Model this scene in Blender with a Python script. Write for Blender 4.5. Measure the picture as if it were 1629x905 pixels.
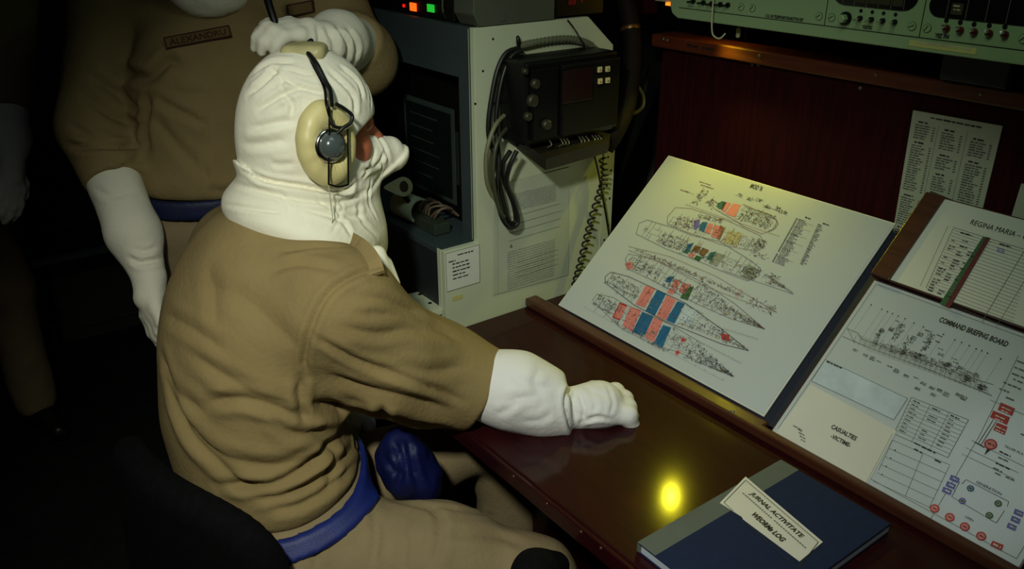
import bpy, math, random
import numpy as np
from mathutils import Vector, Matrix, noise
from mathutils.bvhtree import BVHTree
random.seed(7)
for o in list(bpy.data.objects): bpy.data.objects.remove(o)
SC = bpy.context.scene
COL = SC.collection

# ------------------------------------------------------------------ camera
# world axes follow the chart desk: +X along the desk to the right, +Y from the chair towards the partition
FPX = 1350.0; PITCH = math.radians(24.4); CZ = 1.6
cs, sn = math.cos(PITCH), math.sin(PITCH)
RV = np.array([.6, .8, 0.]); FV = np.array([-.8, .6, 0.]); ZV = np.array([0, 0, 1.])
CAM = np.array([0, 0, CZ])
cd = bpy.data.cameras.new('camera'); cam = bpy.data.objects.new('camera', cd); COL.objects.link(cam)
fw = FV*cs - ZV*sn; up = FV*sn + ZV*cs
cam.matrix_world = Matrix(((RV[0], up[0], -fw[0], 0), (RV[1], up[1], -fw[1], 0), (RV[2], up[2], -fw[2], CZ), (0, 0, 0, 1)))
cd.sensor_width = 36; cd.lens = 36*FPX/1629; cd.clip_start = .05; cd.clip_end = 50
SC.camera = cam

# ------------------------------------------------------------------ world, lights, exposure
w = bpy.data.worlds.new('world'); SC.world = w; w.use_nodes = True
w.node_tree.nodes['Background'].inputs[0].default_value = (.5, .6, .42, 1)
w.node_tree.nodes['Background'].inputs[1].default_value = .004

def light(name, kind, loc, target, energy, color, size=.1, spot=None, blend=.6):
    d = bpy.data.lights.new(name, kind); d.energy = energy; d.color = color
    if kind == 'AREA': d.shape = 'DISK'; d.size = size
    elif kind in ('SPOT', 'POINT'): d.shadow_soft_size = size
    if spot: d.spot_size = math.radians(spot); d.spot_blend = blend
    o = bpy.data.objects.new(name, d); COL.objects.link(o); o.location = loc
    o.rotation_euler = (Vector(target)-Vector(loc)).to_track_quat('-Z', 'Y').to_euler()
    return o
KEY = (-.30, -.12, 1.92)
light('camera_lamp', 'SPOT', KEY, (-1.03, .64, .86), 60, (.97, 1.0, .85), .05, 76, 1.0)
light('overhead_lamp', 'AREA', (-.75, .55, 2.05), (-.72, 1.0, .8), 1.1, (.74, .87, 1.0), .4)
light('console_lamp', 'AREA', (-.55, .75, 2.0), (-.75, 1.3, 1.40), .8, (.55, .9, .35), .25)

SC.view_settings.view_transform = 'Standard'; SC.view_settings.look = 'None'
SC.view_settings.gamma = 1; SC.view_settings.exposure = 0.0; SC.view_settings.use_curve_mapping = False

# ------------------------------------------------------------------ pixel helpers (a photo pixel met with a real plane or distance)
def ray(px, py):
    u = (px-814.5)/FPX; v = (452.5-py)/FPX
    return u*RV + (cs+v*sn)*FV + (-sn+v*cs)*ZV
def P(px, py, t): return CAM + ray(px, py)*t
def onz(px, py, z): d = ray(px, py); return CAM + d*(z-CZ)/d[2]
def onx(px, py, x): d = ray(px, py); return CAM + d*x/d[0]
def ony(px, py, y): d = ray(px, py); return CAM + d*y/d[1]

# ------------------------------------------------------------------ materials
def s2l(c):
    return tuple((x/12.92 if x <= .04045 else ((x+.055)/1.055)**2.4) for x in [v/255 for v in c])
MATS = {}
def mat(name, rgb, rough=.6, metal=0, coat=0, var=.12, scale=30, bump=0, bscale=200, weave=False, emit=None, es=1, grain=None, spec=.5, trans=0):
    if name in MATS: return MATS[name]
    m = bpy.data.materials.new(name); m.use_nodes = True; nt = m.node_tree; b = nt.nodes['Principled BSDF']
    c = s2l(rgb)
    b.inputs['Roughness'].default_value = rough; b.inputs['Metallic'].default_value = metal
    b.inputs['Coat Weight'].default_value = coat; b.inputs['Coat Roughness'].default_value = .12
    b.inputs['Specular IOR Level'].default_value = spec
    b.inputs['Transmission Weight'].default_value = trans
    tc = nt.nodes.new('ShaderNodeTexCoord')
    n = nt.nodes.new('ShaderNodeTexNoise'); n.inputs['Scale'].default_value = scale; n.inputs['Detail'].default_value = 5
    src = tc.outputs['Object']
    if grain:
        mp = nt.nodes.new('ShaderNodeMapping'); mp.inputs['Scale'].default_value = grain
        nt.links.new(src, mp.inputs[0]); nt.links.new(mp.outputs[0], n.inputs[0])
    else: nt.links.new(src, n.inputs[0])
    r = nt.nodes.new('ShaderNodeValToRGB')
    r.color_ramp.elements[0].position = .3; r.color_ramp.elements[1].position = .7
    r.color_ramp.elements[0].color = tuple(x*(1-var) for x in c)+(1,)
    r.color_ramp.elements[1].color = tuple(min(1, x*(1+var)) for x in c)+(1,)
    nt.links.new(n.outputs[0], r.inputs[0]); nt.links.new(r.outputs[0], b.inputs['Base Color'])
    if bump:
        bp = nt.nodes.new('ShaderNodeBump'); bp.inputs['Strength'].default_value = bump; bp.inputs['Distance'].default_value = .002
        if weave:
            wv = nt.nodes.new('ShaderNodeTexWave'); wv.inputs['Scale'].default_value = bscale; wv.inputs['Distortion'].default_value = 2.5
            wv.bands_direction = 'DIAGONAL'; wv.inputs['Detail'].default_value = 2
            nt.links.new(src, wv.inputs[0]); nt.links.new(wv.outputs['Fac'], bp.inputs['Height'])
        else:
            n2 = nt.nodes.new('ShaderNodeTexNoise'); n2.inputs['Scale'].default_value = bscale; n2.inputs['Detail'].default_value = 6
            nt.links.new(src, n2.inputs[0]); nt.links.new(n2.outputs[0], bp.inputs['Height'])
        nt.links.new(bp.outputs[0], b.inputs['Normal'])
    if emit:
        b.inputs['Emission Color'].default_value = s2l(emit)+(1,); b.inputs['Emission Strength'].default_value = es
    MATS[name] = m; return m

KHAKI = mat('khaki_twill', (136, 118, 79), .9, var=.07, scale=14, bump=.55, bscale=110, spec=.2)
KHAKI2 = mat('khaki_trouser_twill', (136, 120, 90), .9, var=.07, scale=14, bump=.55, bscale=110, spec=.2)
WHITE = mat('white_cotton', (232, 228, 208), .9, var=.03, scale=18, bump=.38, bscale=120, spec=.2)
WHITE2 = mat('white_glove_cotton', (222, 221, 220), .9, var=.03, scale=18, bump=.38, bscale=120, spec=.2)
SKIN = mat('skin', (176, 100, 72), .5, var=.08, scale=60, bump=.1, bscale=400)
BLUE = mat('blue_belt_cloth', (16, 34, 104), .55, var=.15, scale=40, bump=.2, bscale=300)
BLUEP = mat('blue_pouch_nylon', (9, 18, 70), .55, var=.2, scale=20, bump=.2, bscale=60, spec=.3)
DBLUE = mat('dark_blue_belt', (12, 22, 60), .6)
BLACK = mat('black_plastic', (8, 8, 8), .45, spec=.3, var=.2, scale=40, bump=.05, bscale=300)
BLACKM = mat('black_metal', (20, 20, 20), .35, metal=.6, var=.2)
BLACKF = mat('black_chair_fabric', (9, 9, 11), .9, var=.3, scale=80, bump=.3, bscale=500, spec=.1)
RUBBER = mat('black_rubber', (16, 16, 14), .45, var=.2)
CREAM = mat('cream_cushion_vinyl', (208, 196, 138), .42, var=.06, scale=30, bump=.08, bscale=60)
GREYM = mat('grey_metal', (120, 122, 116), .35, metal=.7, var=.1)
SILVER = mat('chrome', (200, 200, 196), .18, metal=1, var=.03)
DOME = mat('dark_grey_cap', (72, 80, 80), .22, var=.06, coat=.5)
RACKW = mat('rack_white_paint', (186, 194, 166), .5, var=.04, scale=5, bump=.05, bscale=200)
RACKB = mat('rack_blue_grey_paint', (52, 64, 66), .45, var=.08, scale=8)
RACKD = mat('rack_dark_steel', (30, 36, 37), .5, var=.15, scale=8)
BOXG = mat('grey_box_paint', (74, 78, 66), .5, var=.08, scale=8)
PAPER = mat('paper', (205, 208, 196), .6, var=.02, scale=8)
PAPER2 = mat('cream_paper', (200, 200, 190), .6, var=.03, scale=10, bump=.15, bscale=25)
LAM = mat('laminated_paper', (182, 190, 194), .3, var=.02, scale=6, coat=.25)
LISTP = mat('list_paper', (176, 184, 158), .6, var=.03, scale=10)
SLEEVE = mat('clear_document_sleeve', (170, 178, 158), .3, var=.03, scale=12, coat=.3)
MAHOG = mat('varnished_mahogany', (38, 3, 6), .6, spec=.12, coat=.42, var=.3, scale=6, grain=(1.5, 14, 14), bump=.03, bscale=60)
WOODP = mat('red_brown_veneer', (46, 4, 7), .8, spec=.15, var=.45, scale=5, grain=(22, 22, 1.2))
LEDGE = mat('brown_wood_ledge', (70, 36, 22), .38, coat=.4, var=.25, scale=6, grain=(1.5, 18, 18))
RAILW = mat('orange_brown_wood_rail', (92, 42, 20), .45, var=.25, scale=8, grain=(1.5, 18, 18))
NAVY = mat('navy_panel', (14, 20, 38), .5)
NAVYB = mat('navy_book_cloth', (20, 34, 66), .75, spec=.2, var=.12, scale=90, bump=.15, bscale=500)
GREYT = mat('grey_spine_tape', (92, 98, 92), .75, spec=.2, var=.05)
LABEL = mat('book_label_paper', (206, 204, 198), .55, var=.02)
PAGES = mat('page_edges', (180, 190, 205), .8, var=.2, scale=20, grain=(1, 1, 900))
CONS = mat('pale_green_console_paint', (136, 158, 116), .45, var=.04, scale=5, bump=.03, bscale=250)
TAPE = mat('yellow_masking_tape', (182, 176, 104), .7, var=.05, scale=40)
WINB = mat('black_window_acrylic', (10, 12, 10), .2, var=.2)
WINL = mat('brown_window_label', (52, 46, 22), .5)
SCR = mat('dark_monitor_glass', (16, 24, 22), .18, var=.1)
SCRF = mat('grey_green_screen_border', (50, 62, 56), .5)
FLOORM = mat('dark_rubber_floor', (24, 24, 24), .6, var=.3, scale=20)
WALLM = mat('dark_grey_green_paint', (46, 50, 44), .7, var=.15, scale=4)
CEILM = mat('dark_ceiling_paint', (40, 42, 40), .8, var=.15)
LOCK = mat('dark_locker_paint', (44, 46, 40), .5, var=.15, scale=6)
ORL = mat('orange_lit_key', (255, 90, 20), emit=(255, 80, 15), es=2.2)
GRL = mat('green_lit_key', (40, 190, 60), emit=(30, 190, 50), es=.8)
RDL = mat('red_led', (255, 30, 20), emit=(255, 25, 10), es=.9)
RDD = mat('dim_red_led', (120, 10, 8), emit=(120, 8, 6), es=.25)
BULB = mat('warm_bulb', (255, 220, 90), emit=(255, 215, 20), es=25)
GLOW = mat('orange_lamp_glow', (255, 150, 40), emit=(255, 130, 30), es=1.6)
INK = mat('black_ink', (26, 26, 26), .6)
INKG = mat('grey_ink', (92, 96, 90), .6)
INKL = mat('light_grey_ink', (138, 142, 134), .6)
INKR = mat('red_ink', (168, 40, 40), .6)
INKP = mat('pink_ink', (204, 122, 118), .6)
INKB = mat('blue_ink', (26, 92, 138), .6)
INKV = mat('violet_ink', (96, 92, 170), .6)
INKN = mat('green_ink', (40, 92, 50), .6)
INKO = mat('brown_ink', (120, 86, 50), .6)
INKC = mat('pale_blue_ink', (178, 192, 204), .6)
INKM = mat('dark_red_ink', (92, 20, 26), .6)
INKT = mat('teal_ink', (36, 92, 92), .6)
INKY = mat('pale_brown_ink', (172, 164, 128), .6)
WIRE = mat('cream_cord', (176, 176, 140), .5)
TAGC = mat('dark_name_tape', (52, 30, 16), .9)

# ------------------------------------------------------------------ object helpers
OFF = {}
def thing(name, label, cat, base, group=None):
    o = bpy.data.objects.new(name, None); COL.objects.link(o); o.location = base
    o.empty_display_size = .05
    o['label'] = label; o['category'] = cat
    if group: o['group'] = group
    OFF[o] = np.array(base, float); return o
def link_mesh(name, me, mats, parent=None, base=None, label=None):
    ms = mats if isinstance(mats, (list, tuple)) else [mats]
    for m in ms: me.materials.append(m)
    o = bpy.data.objects.new(name, me); COL.objects.link(o)
    off = OFF[parent] if parent is not None else (np.array(base, float) if base is not None else np.zeros(3))
    me.transform(Matrix.Translation(Vector(-off)))
    if parent is not None: o.parent = parent
    else: o.location = off
    OFF[o] = off
    if label: o['label'] = label
    return o
def tag(o, label, cat, group=None):
    o['label'] = label; o['category'] = cat
    if group: o['group'] = group
    return o

def catmull(pts, n=8):
    pts = [np.array(p, float) for p in pts]
    if len(pts) < 3: return pts
    q = [2*pts[0]-pts[1]] + pts + [2*pts[-1]-pts[-2]]; out = []
    for i in range(1, len(q)-2):
        for k in range(n):
            t = k/n; p0, p1, p2, p3 = q[i-1:i+3]
            out.append(.5*((2*p1)+(-p0+p2)*t+(2*p0-5*p1+4*p2-p3)*t*t+(-p0+3*p1-3*p2+p3)*t**3))
    out.append(pts[-1]); return out

class MB:
    def __init__(s): s.v = []; s.f = []; s.mi = []; s.smooth = []; s.bev = 0
    def add(s, vs, fs, mi=0, sm=False):
        n = len(s.v); s.v += [tuple(map(float, p)) for p in vs]
        for f in fs: s.f.append([n+i for i in f]); s.mi.append(mi); s.smooth.append(sm)
        return s
    def box(s, x0, x1, y0, y1, z0, z1, mi=0):
        v = [(x, y, z) for z in (z0, z1) for y in (y0, y1) for x in (x0, x1)]
        return s.add(v, [(0, 2, 3, 1), (4, 5, 7, 6), (0, 1, 5, 4), (2, 6, 7, 3), (0, 4, 6, 2), (1, 3, 7, 5)], mi)
    def obox(s, o, u, v, w_, mi=0):     # corner o and three edge vectors
        o, u, v, w_ = map(lambda a: np.array(a, float), (o, u, v, w_))
        c = [o+i*u+j*v+k*w_ for k in (0, 1) for j in (0, 1) for i in (0, 1)]
        fs = [(0, 2, 3, 1), (4, 5, 7, 6), (0, 1, 5, 4), (2, 6, 7, 3), (0, 4, 6, 2), (1, 3, 7, 5)]
        if np.dot(np.cross(u, v), w_) < 0: fs = [f[::-1] for f in fs]
        return s.add(c, fs, mi)
    def prism(s, poly, d, mi=0):        # planar polygon pushed along d
        n = len(poly); p = [np.array(q, float) for q in poly]; d = np.array(d, float)
        nn = sum((np.cross(p[i]-p[0], p[(i+1) % n]-p[0]) for i in range(n)), np.zeros(3))
        if np.dot(nn, d) > 0: p = p[::-1]
        return s.add(p+[q+d for q in p], [tuple(range(n)), tuple(range(2*n-1, n-1, -1))]+[(i, i+n, (i+1) % n+n, (i+1) % n) for i in range(n)], mi)
    def tube(s, pts, r, n=10, mi=0, closed=False, smooth=6):
        pts = catmull(pts, smooth) if smooth > 1 else [np.array(p, float) for p in pts]
        m = len(pts); rs = r if hasattr(r, '__len__') else [r]*m
        if len(rs) != m: rs = np.interp(np.linspace(0, 1, m), np.linspace(0, 1, len(rs)), rs)
        t = pts[1]-pts[0]; t = t/np.linalg.norm(t)
        a = np.cross(t, [0, 0, 1]); a = a if np.linalg.norm(a) > .1 else np.cross(t, [1, 0, 0]); a /= np.linalg.norm(a)
        V = []
        for i in range(m):
            t = pts[min(i+1, m-1)]-pts[max(i-1, 0)]; t = t/(np.linalg.norm(t)+1e-12)
            a = a-t*np.dot(a, t); a /= np.linalg.norm(a); b = np.cross(t, a)
            for k in range(n):
                an = 2*math.pi*k/n; V.append(pts[i]+rs[i]*(math.cos(an)*a+math.sin(an)*b))
        F = [(i*n+k, i*n+(k+1) % n, (i+1)*n+(k+1) % n, (i+1)*n+k) for i in range(m-1) for k in range(n)]
        s.add(V, F, mi, True)
        s.add(V[:n], [tuple(range(n-1, -1, -1))], mi); s.add(V[-n:], [tuple(range(n))], mi); return s
    def lathe(s, c, ax, prof, n=24, mi=0, sm=True):   # prof: (radius, height along ax)
        c = np.array(c, float); ax = np.array(ax, float); ax /= np.linalg.norm(ax)
        a = np.cross(ax, [0, 0, 1]); a = a if np.linalg.norm(a) > .1 else np.cross(ax, [1, 0, 0]); a /= np.linalg.norm(a); b = np.cross(ax, a)
        V = [c+ax*h+r*(math.cos(2*math.pi*k/n)*a+math.sin(2*math.pi*k/n)*b) for r, h in prof for k in range(n)]
        m = len(prof)
        F = [(i*n+k, i*n+(k+1) % n, (i+1)*n+(k+1) % n, (i+1)*n+k) for i in range(m-1) for k in range(n)]
        s.add(V, F, mi, sm)
        s.add(V[:n], [tuple(range(n-1, -1, -1))], mi); s.add(V[-n:], [tuple(range(n))], mi); return s
    def build(s, name, mats, parent=None, base=None, label=None, bev=0):
        me = bpy.data.meshes.new(name); me.from_pydata(s.v, [], s.f)
        for i, p in enumerate(me.polygons): p.material_index = s.mi[i]; p.use_smooth = s.smooth[i]
        o = link_mesh(name, me, mats, parent, base, label)
        if bev:
            bm = o.modifiers.new('bevel', 'BEVEL'); bm.width = bev; bm.segments = 2; bm.limit_method = 'ANGLE'
        return o
def box(name, m, dims, parent=None, bev=0, label=None, base=None):
    b = MB(); b.box(*dims)
    if parent is None and base is None: base = ((dims[0]+dims[1])/2, (dims[2]+dims[3])/2, dims[4])
    return b.build(name, m, parent, base, label, bev)
def struct(name, m, dims, parent=None):
    o = box(name, m, dims, parent, base=(0, 0, 0) if parent is None else None)
    if parent is None: o['kind'] = 'structure'
    return o

# ------------------------------------------------------------------ flat print on sheets
FONT = {}
def glyphs(txt, bold=0, narrow=1):
    k = (txt, bold)
    if k not in FONT:
        cu = bpy.data.curves.new('t', 'FONT'); cu.body = txt; cu.size = 1; cu.resolution_u = 2; cu.offset = bold
        ob = bpy.data.objects.new('t', cu); COL.objects.link(ob)
        me = ob.to_mesh(); v = np.array([q.co[:] for q in me.vertices]) if len(me.vertices) else np.zeros((0, 3))
        f = [list(p.vertices) for p in me.polygons]; ob.to_mesh_clear()
        bpy.data.objects.remove(ob); bpy.data.curves.remove(cu)
        FONT[k] = (v, f)
    return FONT[k]
class Print:
    """flat marks on a plane: origin o, unit axes eu (reading direction) and ev (up), lifted along the normal"""
    def __init__(s, o, eu, ev, lift=.0006):
        s.o = np.array(o, float); s.eu = np.array(eu, float); s.ev = np.array(ev, float)
        s.n = np.cross(s.eu, s.ev); s.lift = lift; s.v = []; s.f = []; s.mi = []; s.mats = []; s.lv = 0
    def m(s, mt):
        if mt not in s.mats: s.mats.append(mt)
        return s.mats.index(mt)
    def px(s, x, y):
        d = ray(x, y); q = CAM + d*((s.o-CAM) @ s.n)/(d @ s.n) - s.o
        return (q @ s.eu, q @ s.ev)
    def poly(s, pts, mt, lv=0):
        n = len(s.v)
        for u, v in pts: s.v.append(tuple(s.o+s.eu*u+s.ev*v+s.n*(s.lift+lv*.0002)))
        a = sum(pts[i][0]*pts[(i+1) % len(pts)][1]-pts[(i+1) % len(pts)][0]*pts[i][1] for i in range(len(pts)))
        idx = list(range(n, n+len(pts)))
        s.f.append(idx if a > 0 else idx[::-1]); s.mi.append(s.m(mt))
    def rect(s, u0, v0, u1, v1, mt, lv=0): s.poly([(u0, v0), (u1, v0), (u1, v1), (u0, v1)], mt, lv)
    def line(s, p, q, w_, mt, lv=1):
        dx, dy = q[0]-p[0], q[1]-p[1]; L = math.hypot(dx, dy)+1e-9; nx, ny = -dy/L*w_/2, dx/L*w_/2
        s.poly([(p[0]+nx, p[1]+ny), (p[0]-nx, p[1]-ny), (q[0]-nx, q[1]-ny), (q[0]+nx, q[1]+ny)], mt, lv)
    def pl(s, pts, w_, mt, closed=False, lv=1):
        for a, b in zip(pts, pts[1:]+([pts[0]] if closed else [])): s.line(a, b, w_, mt, lv)
    def frame(s, u0, v0, u1, v1, w_, mt, lv=1): s.pl([(u0, v0), (u1, v0), (u1, v1), (u0, v1)], w_, mt, True, lv)
    def disc(s, c, r, mt, lv=1, n=14): s.poly([(c[0]+r*math.cos(2*math.pi*k/n), c[1]+r*math.sin(2*math.pi*k/n)) for k in range(n)], mt, lv)
    def text(s, txt, c, h, mt, w=None, d=(1, 0), bold=0, lv=2, center=True):
        v, f = glyphs(txt, bold)
        if not len(v): return
        x0, x1 = v[:, 0].min(), v[:, 0].max(); hh = .72
        sy = h/hh; sx = (w/(x1-x0)) if w else sy
        L = math.hypot(*d); dx, dy = d[0]/L, d[1]/L
        n = len(s.v); mi = s.m(mt)
        for a, b, _ in v:
            X = (a-(x0+x1)/2 if center else a-x0)*sx; Y = (b-.36)*sy if center else b*sy
            U = c[0]+X*dx-Y*dy; V = c[1]+X*dy+Y*dx
            s.v.append(tuple(s.o+s.eu*U+s.ev*V+s.n*(s.lift+lv*.0002)))
        for q in f: s.f.append([n+i for i in q]); s.mi.append(mi)
    def words(s, u0, v, u1, h, mt, lv=1, fill=.8):   # an unreadable line of small print
        u = u0
        while u < u1:
            L = random.uniform(1.2, 4.5)*h; e = min(u+L, u1)
            if e-u > .3*h: s.rect(u, v-h*.5*random.uniform(.7, 1), e, v+h*.5*random.uniform(.6, 1), mt, lv)
            u = e+h*random.uniform(.35, .8)
    def build(s, parent, name='print'):
        me = bpy.data.meshes.new(name); me.from_pydata(s.v, [], s.f)
        for i, p in enumerate(me.polygons): p.material_index = s.mi[i]
        return link_mesh(name, me, s.mats, parent)

# ------------------------------------------------------------------ implicit surfaces for people and padded things
f32 = np.float32
def cap(p, a, b, r1, r2, ax=None, k=1):
    a = np.array(a, f32); b = np.array(b, f32); q = p-a; ba = b-a
    if ax is not None:
        ax = np.array(ax, f32); ax /= np.linalg.norm(ax)
        q = q+np.outer(q @ ax, ax)*(1/k-1); ba = ba+ax*(ba @ ax)*(1/k-1)
    t = np.clip((q @ ba)/max(1e-9, ba @ ba), 0, 1)
    return np.linalg.norm(q-t[:, None]*ba, axis=1)-(r1+(r2-r1)*t)
def ell(p, c, r, R=None):
    q = p-np.array(c, f32)
    if R is not None: q = q @ np.array(R, f32).T      # rows of R are the axes
    r = np.array(r, f32); k0 = np.linalg.norm(q/r, axis=1); k1 = np.linalg.norm(q/(r*r), axis=1)+1e-9
    return k0*(k0-1)/k1
def rbox(p, c, h, r, R=None):
    q = p-np.array(c, f32)
    if R is not None: q = q @ np.array(R, f32).T
    q = np.abs(q)-np.array(h, f32)+r
    return np.linalg.norm(np.maximum(q, 0), axis=1)+np.minimum(q.max(axis=1), 0)-r
def smin(a, b, k):
    h = np.maximum(k-np.abs(a-b), 0)/k
    return np.minimum(a, b)-h*h*k*.25
def smax(a, b, k): return -smin(-a, -b, k)
def chain(p, pts, rs, k=.03, **kw):
    d = cap(p, pts[0], pts[1], rs[0], rs[1], **kw)
    for i in range(1, len(pts)-1): d = smin(d, cap(p, pts[i], pts[i+1], rs[i], rs[i+1], **kw), k)
    return d
def plane(p, c, n): n = np.array(n, f32); n /= np.linalg.norm(n); return (p-np.array(c, f32)) @ n

def nets(fn, lo, hi, h):
    lo = np.array(lo, float); hi = np.array(hi, float)
    n = np.ceil((hi-lo)/h).astype(int)+1
    g = [lo[i]+h*np.arange(n[i]) for i in range(3)]
    V = np.empty(n, f32)
    step = max(1, int(400000/(n[1]*n[2])))
    for i in range(0, n[0], step):
        X, Y, Z = np.meshgrid(g[0][i:i+step], g[1], g[2], indexing='ij')
        p = np.stack([X.ravel(), Y.ravel(), Z.ravel()], 1).astype(f32)
        V[i:i+step] = fn(p).reshape(X.shape)
    S = V < 0
    def c(A, i, j, k): return A[i:n[0]-1+i, j:n[1]-1+j, k:n[2]-1+k]
    cnt = sum(c(S, i, j, k).astype(np.int8) for i in (0, 1) for j in (0, 1) for k in (0, 1))
    act = (cnt > 0) & (cnt < 8); ii = np.argwhere(act)
    idx = -np.ones(act.shape, int); idx[act] = np.arange(len(ii))
    acc = np.zeros((len(ii), 3)); num = np.zeros(len(ii))
    cor = [(i, j, k) for i in (0, 1) for j in (0, 1) for k in (0, 1)]
    for a in cor:
        for ax in range(3):
            if a[ax]: continue
            b = list(a); b[ax] = 1
            va = V[ii[:, 0]+a[0], ii[:, 1]+a[1], ii[:, 2]+a[2]]; vb = V[ii[:, 0]+b[0], ii[:, 1]+b[1], ii[:, 2]+b[2]]
            mk = (va < 0) != (vb < 0); t = np.where(mk, va/(va-vb+1e-12*(va == vb)), 0)
            pos = np.repeat(np.array(a, float)[None], len(ii), 0); pos[:, ax] += t
            acc += pos*mk[:, None]; num += mk
    verts = lo+h*(ii+acc/num[:, None])
    F = []
    for ax in range(3):
        o1, o2 = [(1, 2), (2, 0), (0, 1)][ax]
        sl0 = [slice(0, n[i]) for i in range(3)]; sl1 = list(sl0)
        sl0[ax] = slice(0, n[ax]-1); sl1[ax] = slice(1, n[ax])
        A = S[tuple(sl0)]; B = S[tuple(sl1)]
        e = np.argwhere(A != B)
        e = e[(e[:, o1] > 0) & (e[:, o2] > 0) & (e[:, o1] < n[o1]-1) & (e[:, o2] < n[o2]-1)]
        sg = A[e[:, 0], e[:, 1], e[:, 2]]
        def ci(d1, d2):
            q = e.copy(); q[:, o1] -= d1; q[:, o2] -= d2; return idx[q[:, 0], q[:, 1], q[:, 2]]
        q = np.stack([ci(1, 1), ci(0, 1), ci(0, 0), ci(1, 0)], 1)
        F.append(np.where(sg[:, None], q, q[:, ::-1]))
    return verts, np.concatenate(F)

def nrm(verts, F):
    n = np.cross(verts[F[:, 2]]-verts[F[:, 0]], verts[F[:, 3]]-verts[F[:, 1]])
    N = np.zeros_like(verts)
    for k in range(4): np.add.at(N, F[:, k], n)
    return N/(np.linalg.norm(N, axis=1)[:, None]+1e-12)
def relax(verts, F, it=1, w_=.5):
    for _ in range(it):
        acc = np.zeros_like(verts); c = np.zeros(len(verts))
        for a, b in ((0, 1), (1, 2), (2, 3), (3, 0)):
            np.add.at(acc, F[:, a], verts[F[:, b]]); np.add.at(c, F[:, a], 1)
            np.add.at(acc, F[:, b], verts[F[:, a]]); np.add.at(c, F[:, b], 1)
        verts = verts*(1-w_)+w_*acc/c[:, None]
    return verts
def crease(verts, F, cr):
    """cloth folds: each (photo polyline, half width, depth) is dropped on the surface and pressed in (or raised) there"""
    if not cr: return verts
    bvh = BVHTree.FromPolygons(verts.tolist(), F.tolist())
    N = nrm(verts, F); disp = np.zeros(len(verts))
    for pts, wd, dp in cr:
        q = []
        pp = [np.array(a, float) for a in pts]
        pp = catmull([np.array([a[0], a[1], 0]) for a in pp], 10) if len(pp) > 2 else [pp[0]+(pp[1]-pp[0])*t for t in np.linspace(0, 1, 12)]
        for a in pp:
            r = bvh.ray_cast(Vector(CAM), Vector(ray(a[0], a[1])).normalized())
            if r[0] is not None: q.append(np.array(r[0]))
        if len(q) < 2: continue
        q = np.array(q); best = np.full(len(verts), 9.); tt = np.zeros(len(verts))
        lo = q.min(0)-4*wd; hi = q.max(0)+4*wd
        sel = np.where(((verts > lo) & (verts < hi)).all(1))[0]; vs = verts[sel]; bb = np.full(len(sel), 9.); ts = np.zeros(len(sel))
        for i in range(len(q)-1):
            ab = q[i+1]-q[i]
            if np.linalg.norm(ab) > .08: continue
            t = np.clip(((vs-q[i]) @ ab)/(ab @ ab+1e-12), 0, 1); d = np.linalg.norm(vs-q[i]-t[:, None]*ab, axis=1)
            m_ = d < bb; bb[m_] = d[m_]; ts[m_] = (i+t[m_])/(len(q)-1)
        fade = np.minimum(1, np.minimum(ts, 1-ts)*5+.15)
        prof = np.exp(-(bb/(wd*.75))**1.35)-.5*np.exp(-((bb-1.9*wd)/(1.0*wd))**2)
        disp[sel] += -dp*fade*prof
    return verts+N*disp[:, None]
def ruffle(verts, F, amp, sc, seed=0):
    N = nrm(verts, F); sc = np.array(sc, float)*np.ones(3)
    d = np.array([noise.noise(Vector(v*sc+seed))+.5*noise.noise(Vector(v*sc*2.1+seed+5)) for v in verts])
    return verts+N*(amp*d)[:, None]
def cloth(name, fn, lo, hi, h, m, parent, cr=None, ruf=None, it=1, label=None):
    v, F = nets(fn, lo, hi, h); v = relax(v, F, it)
    if ruf: v = ruffle(v, F, *ruf)
    v = crease(v, F, cr)
    me = bpy.data.meshes.new(name); me.from_pydata(v.tolist(), [], F.tolist())
    me.polygons.foreach_set('use_smooth', [True]*len(F))
    return link_mesh(name, me, m, parent, label=label)

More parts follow.
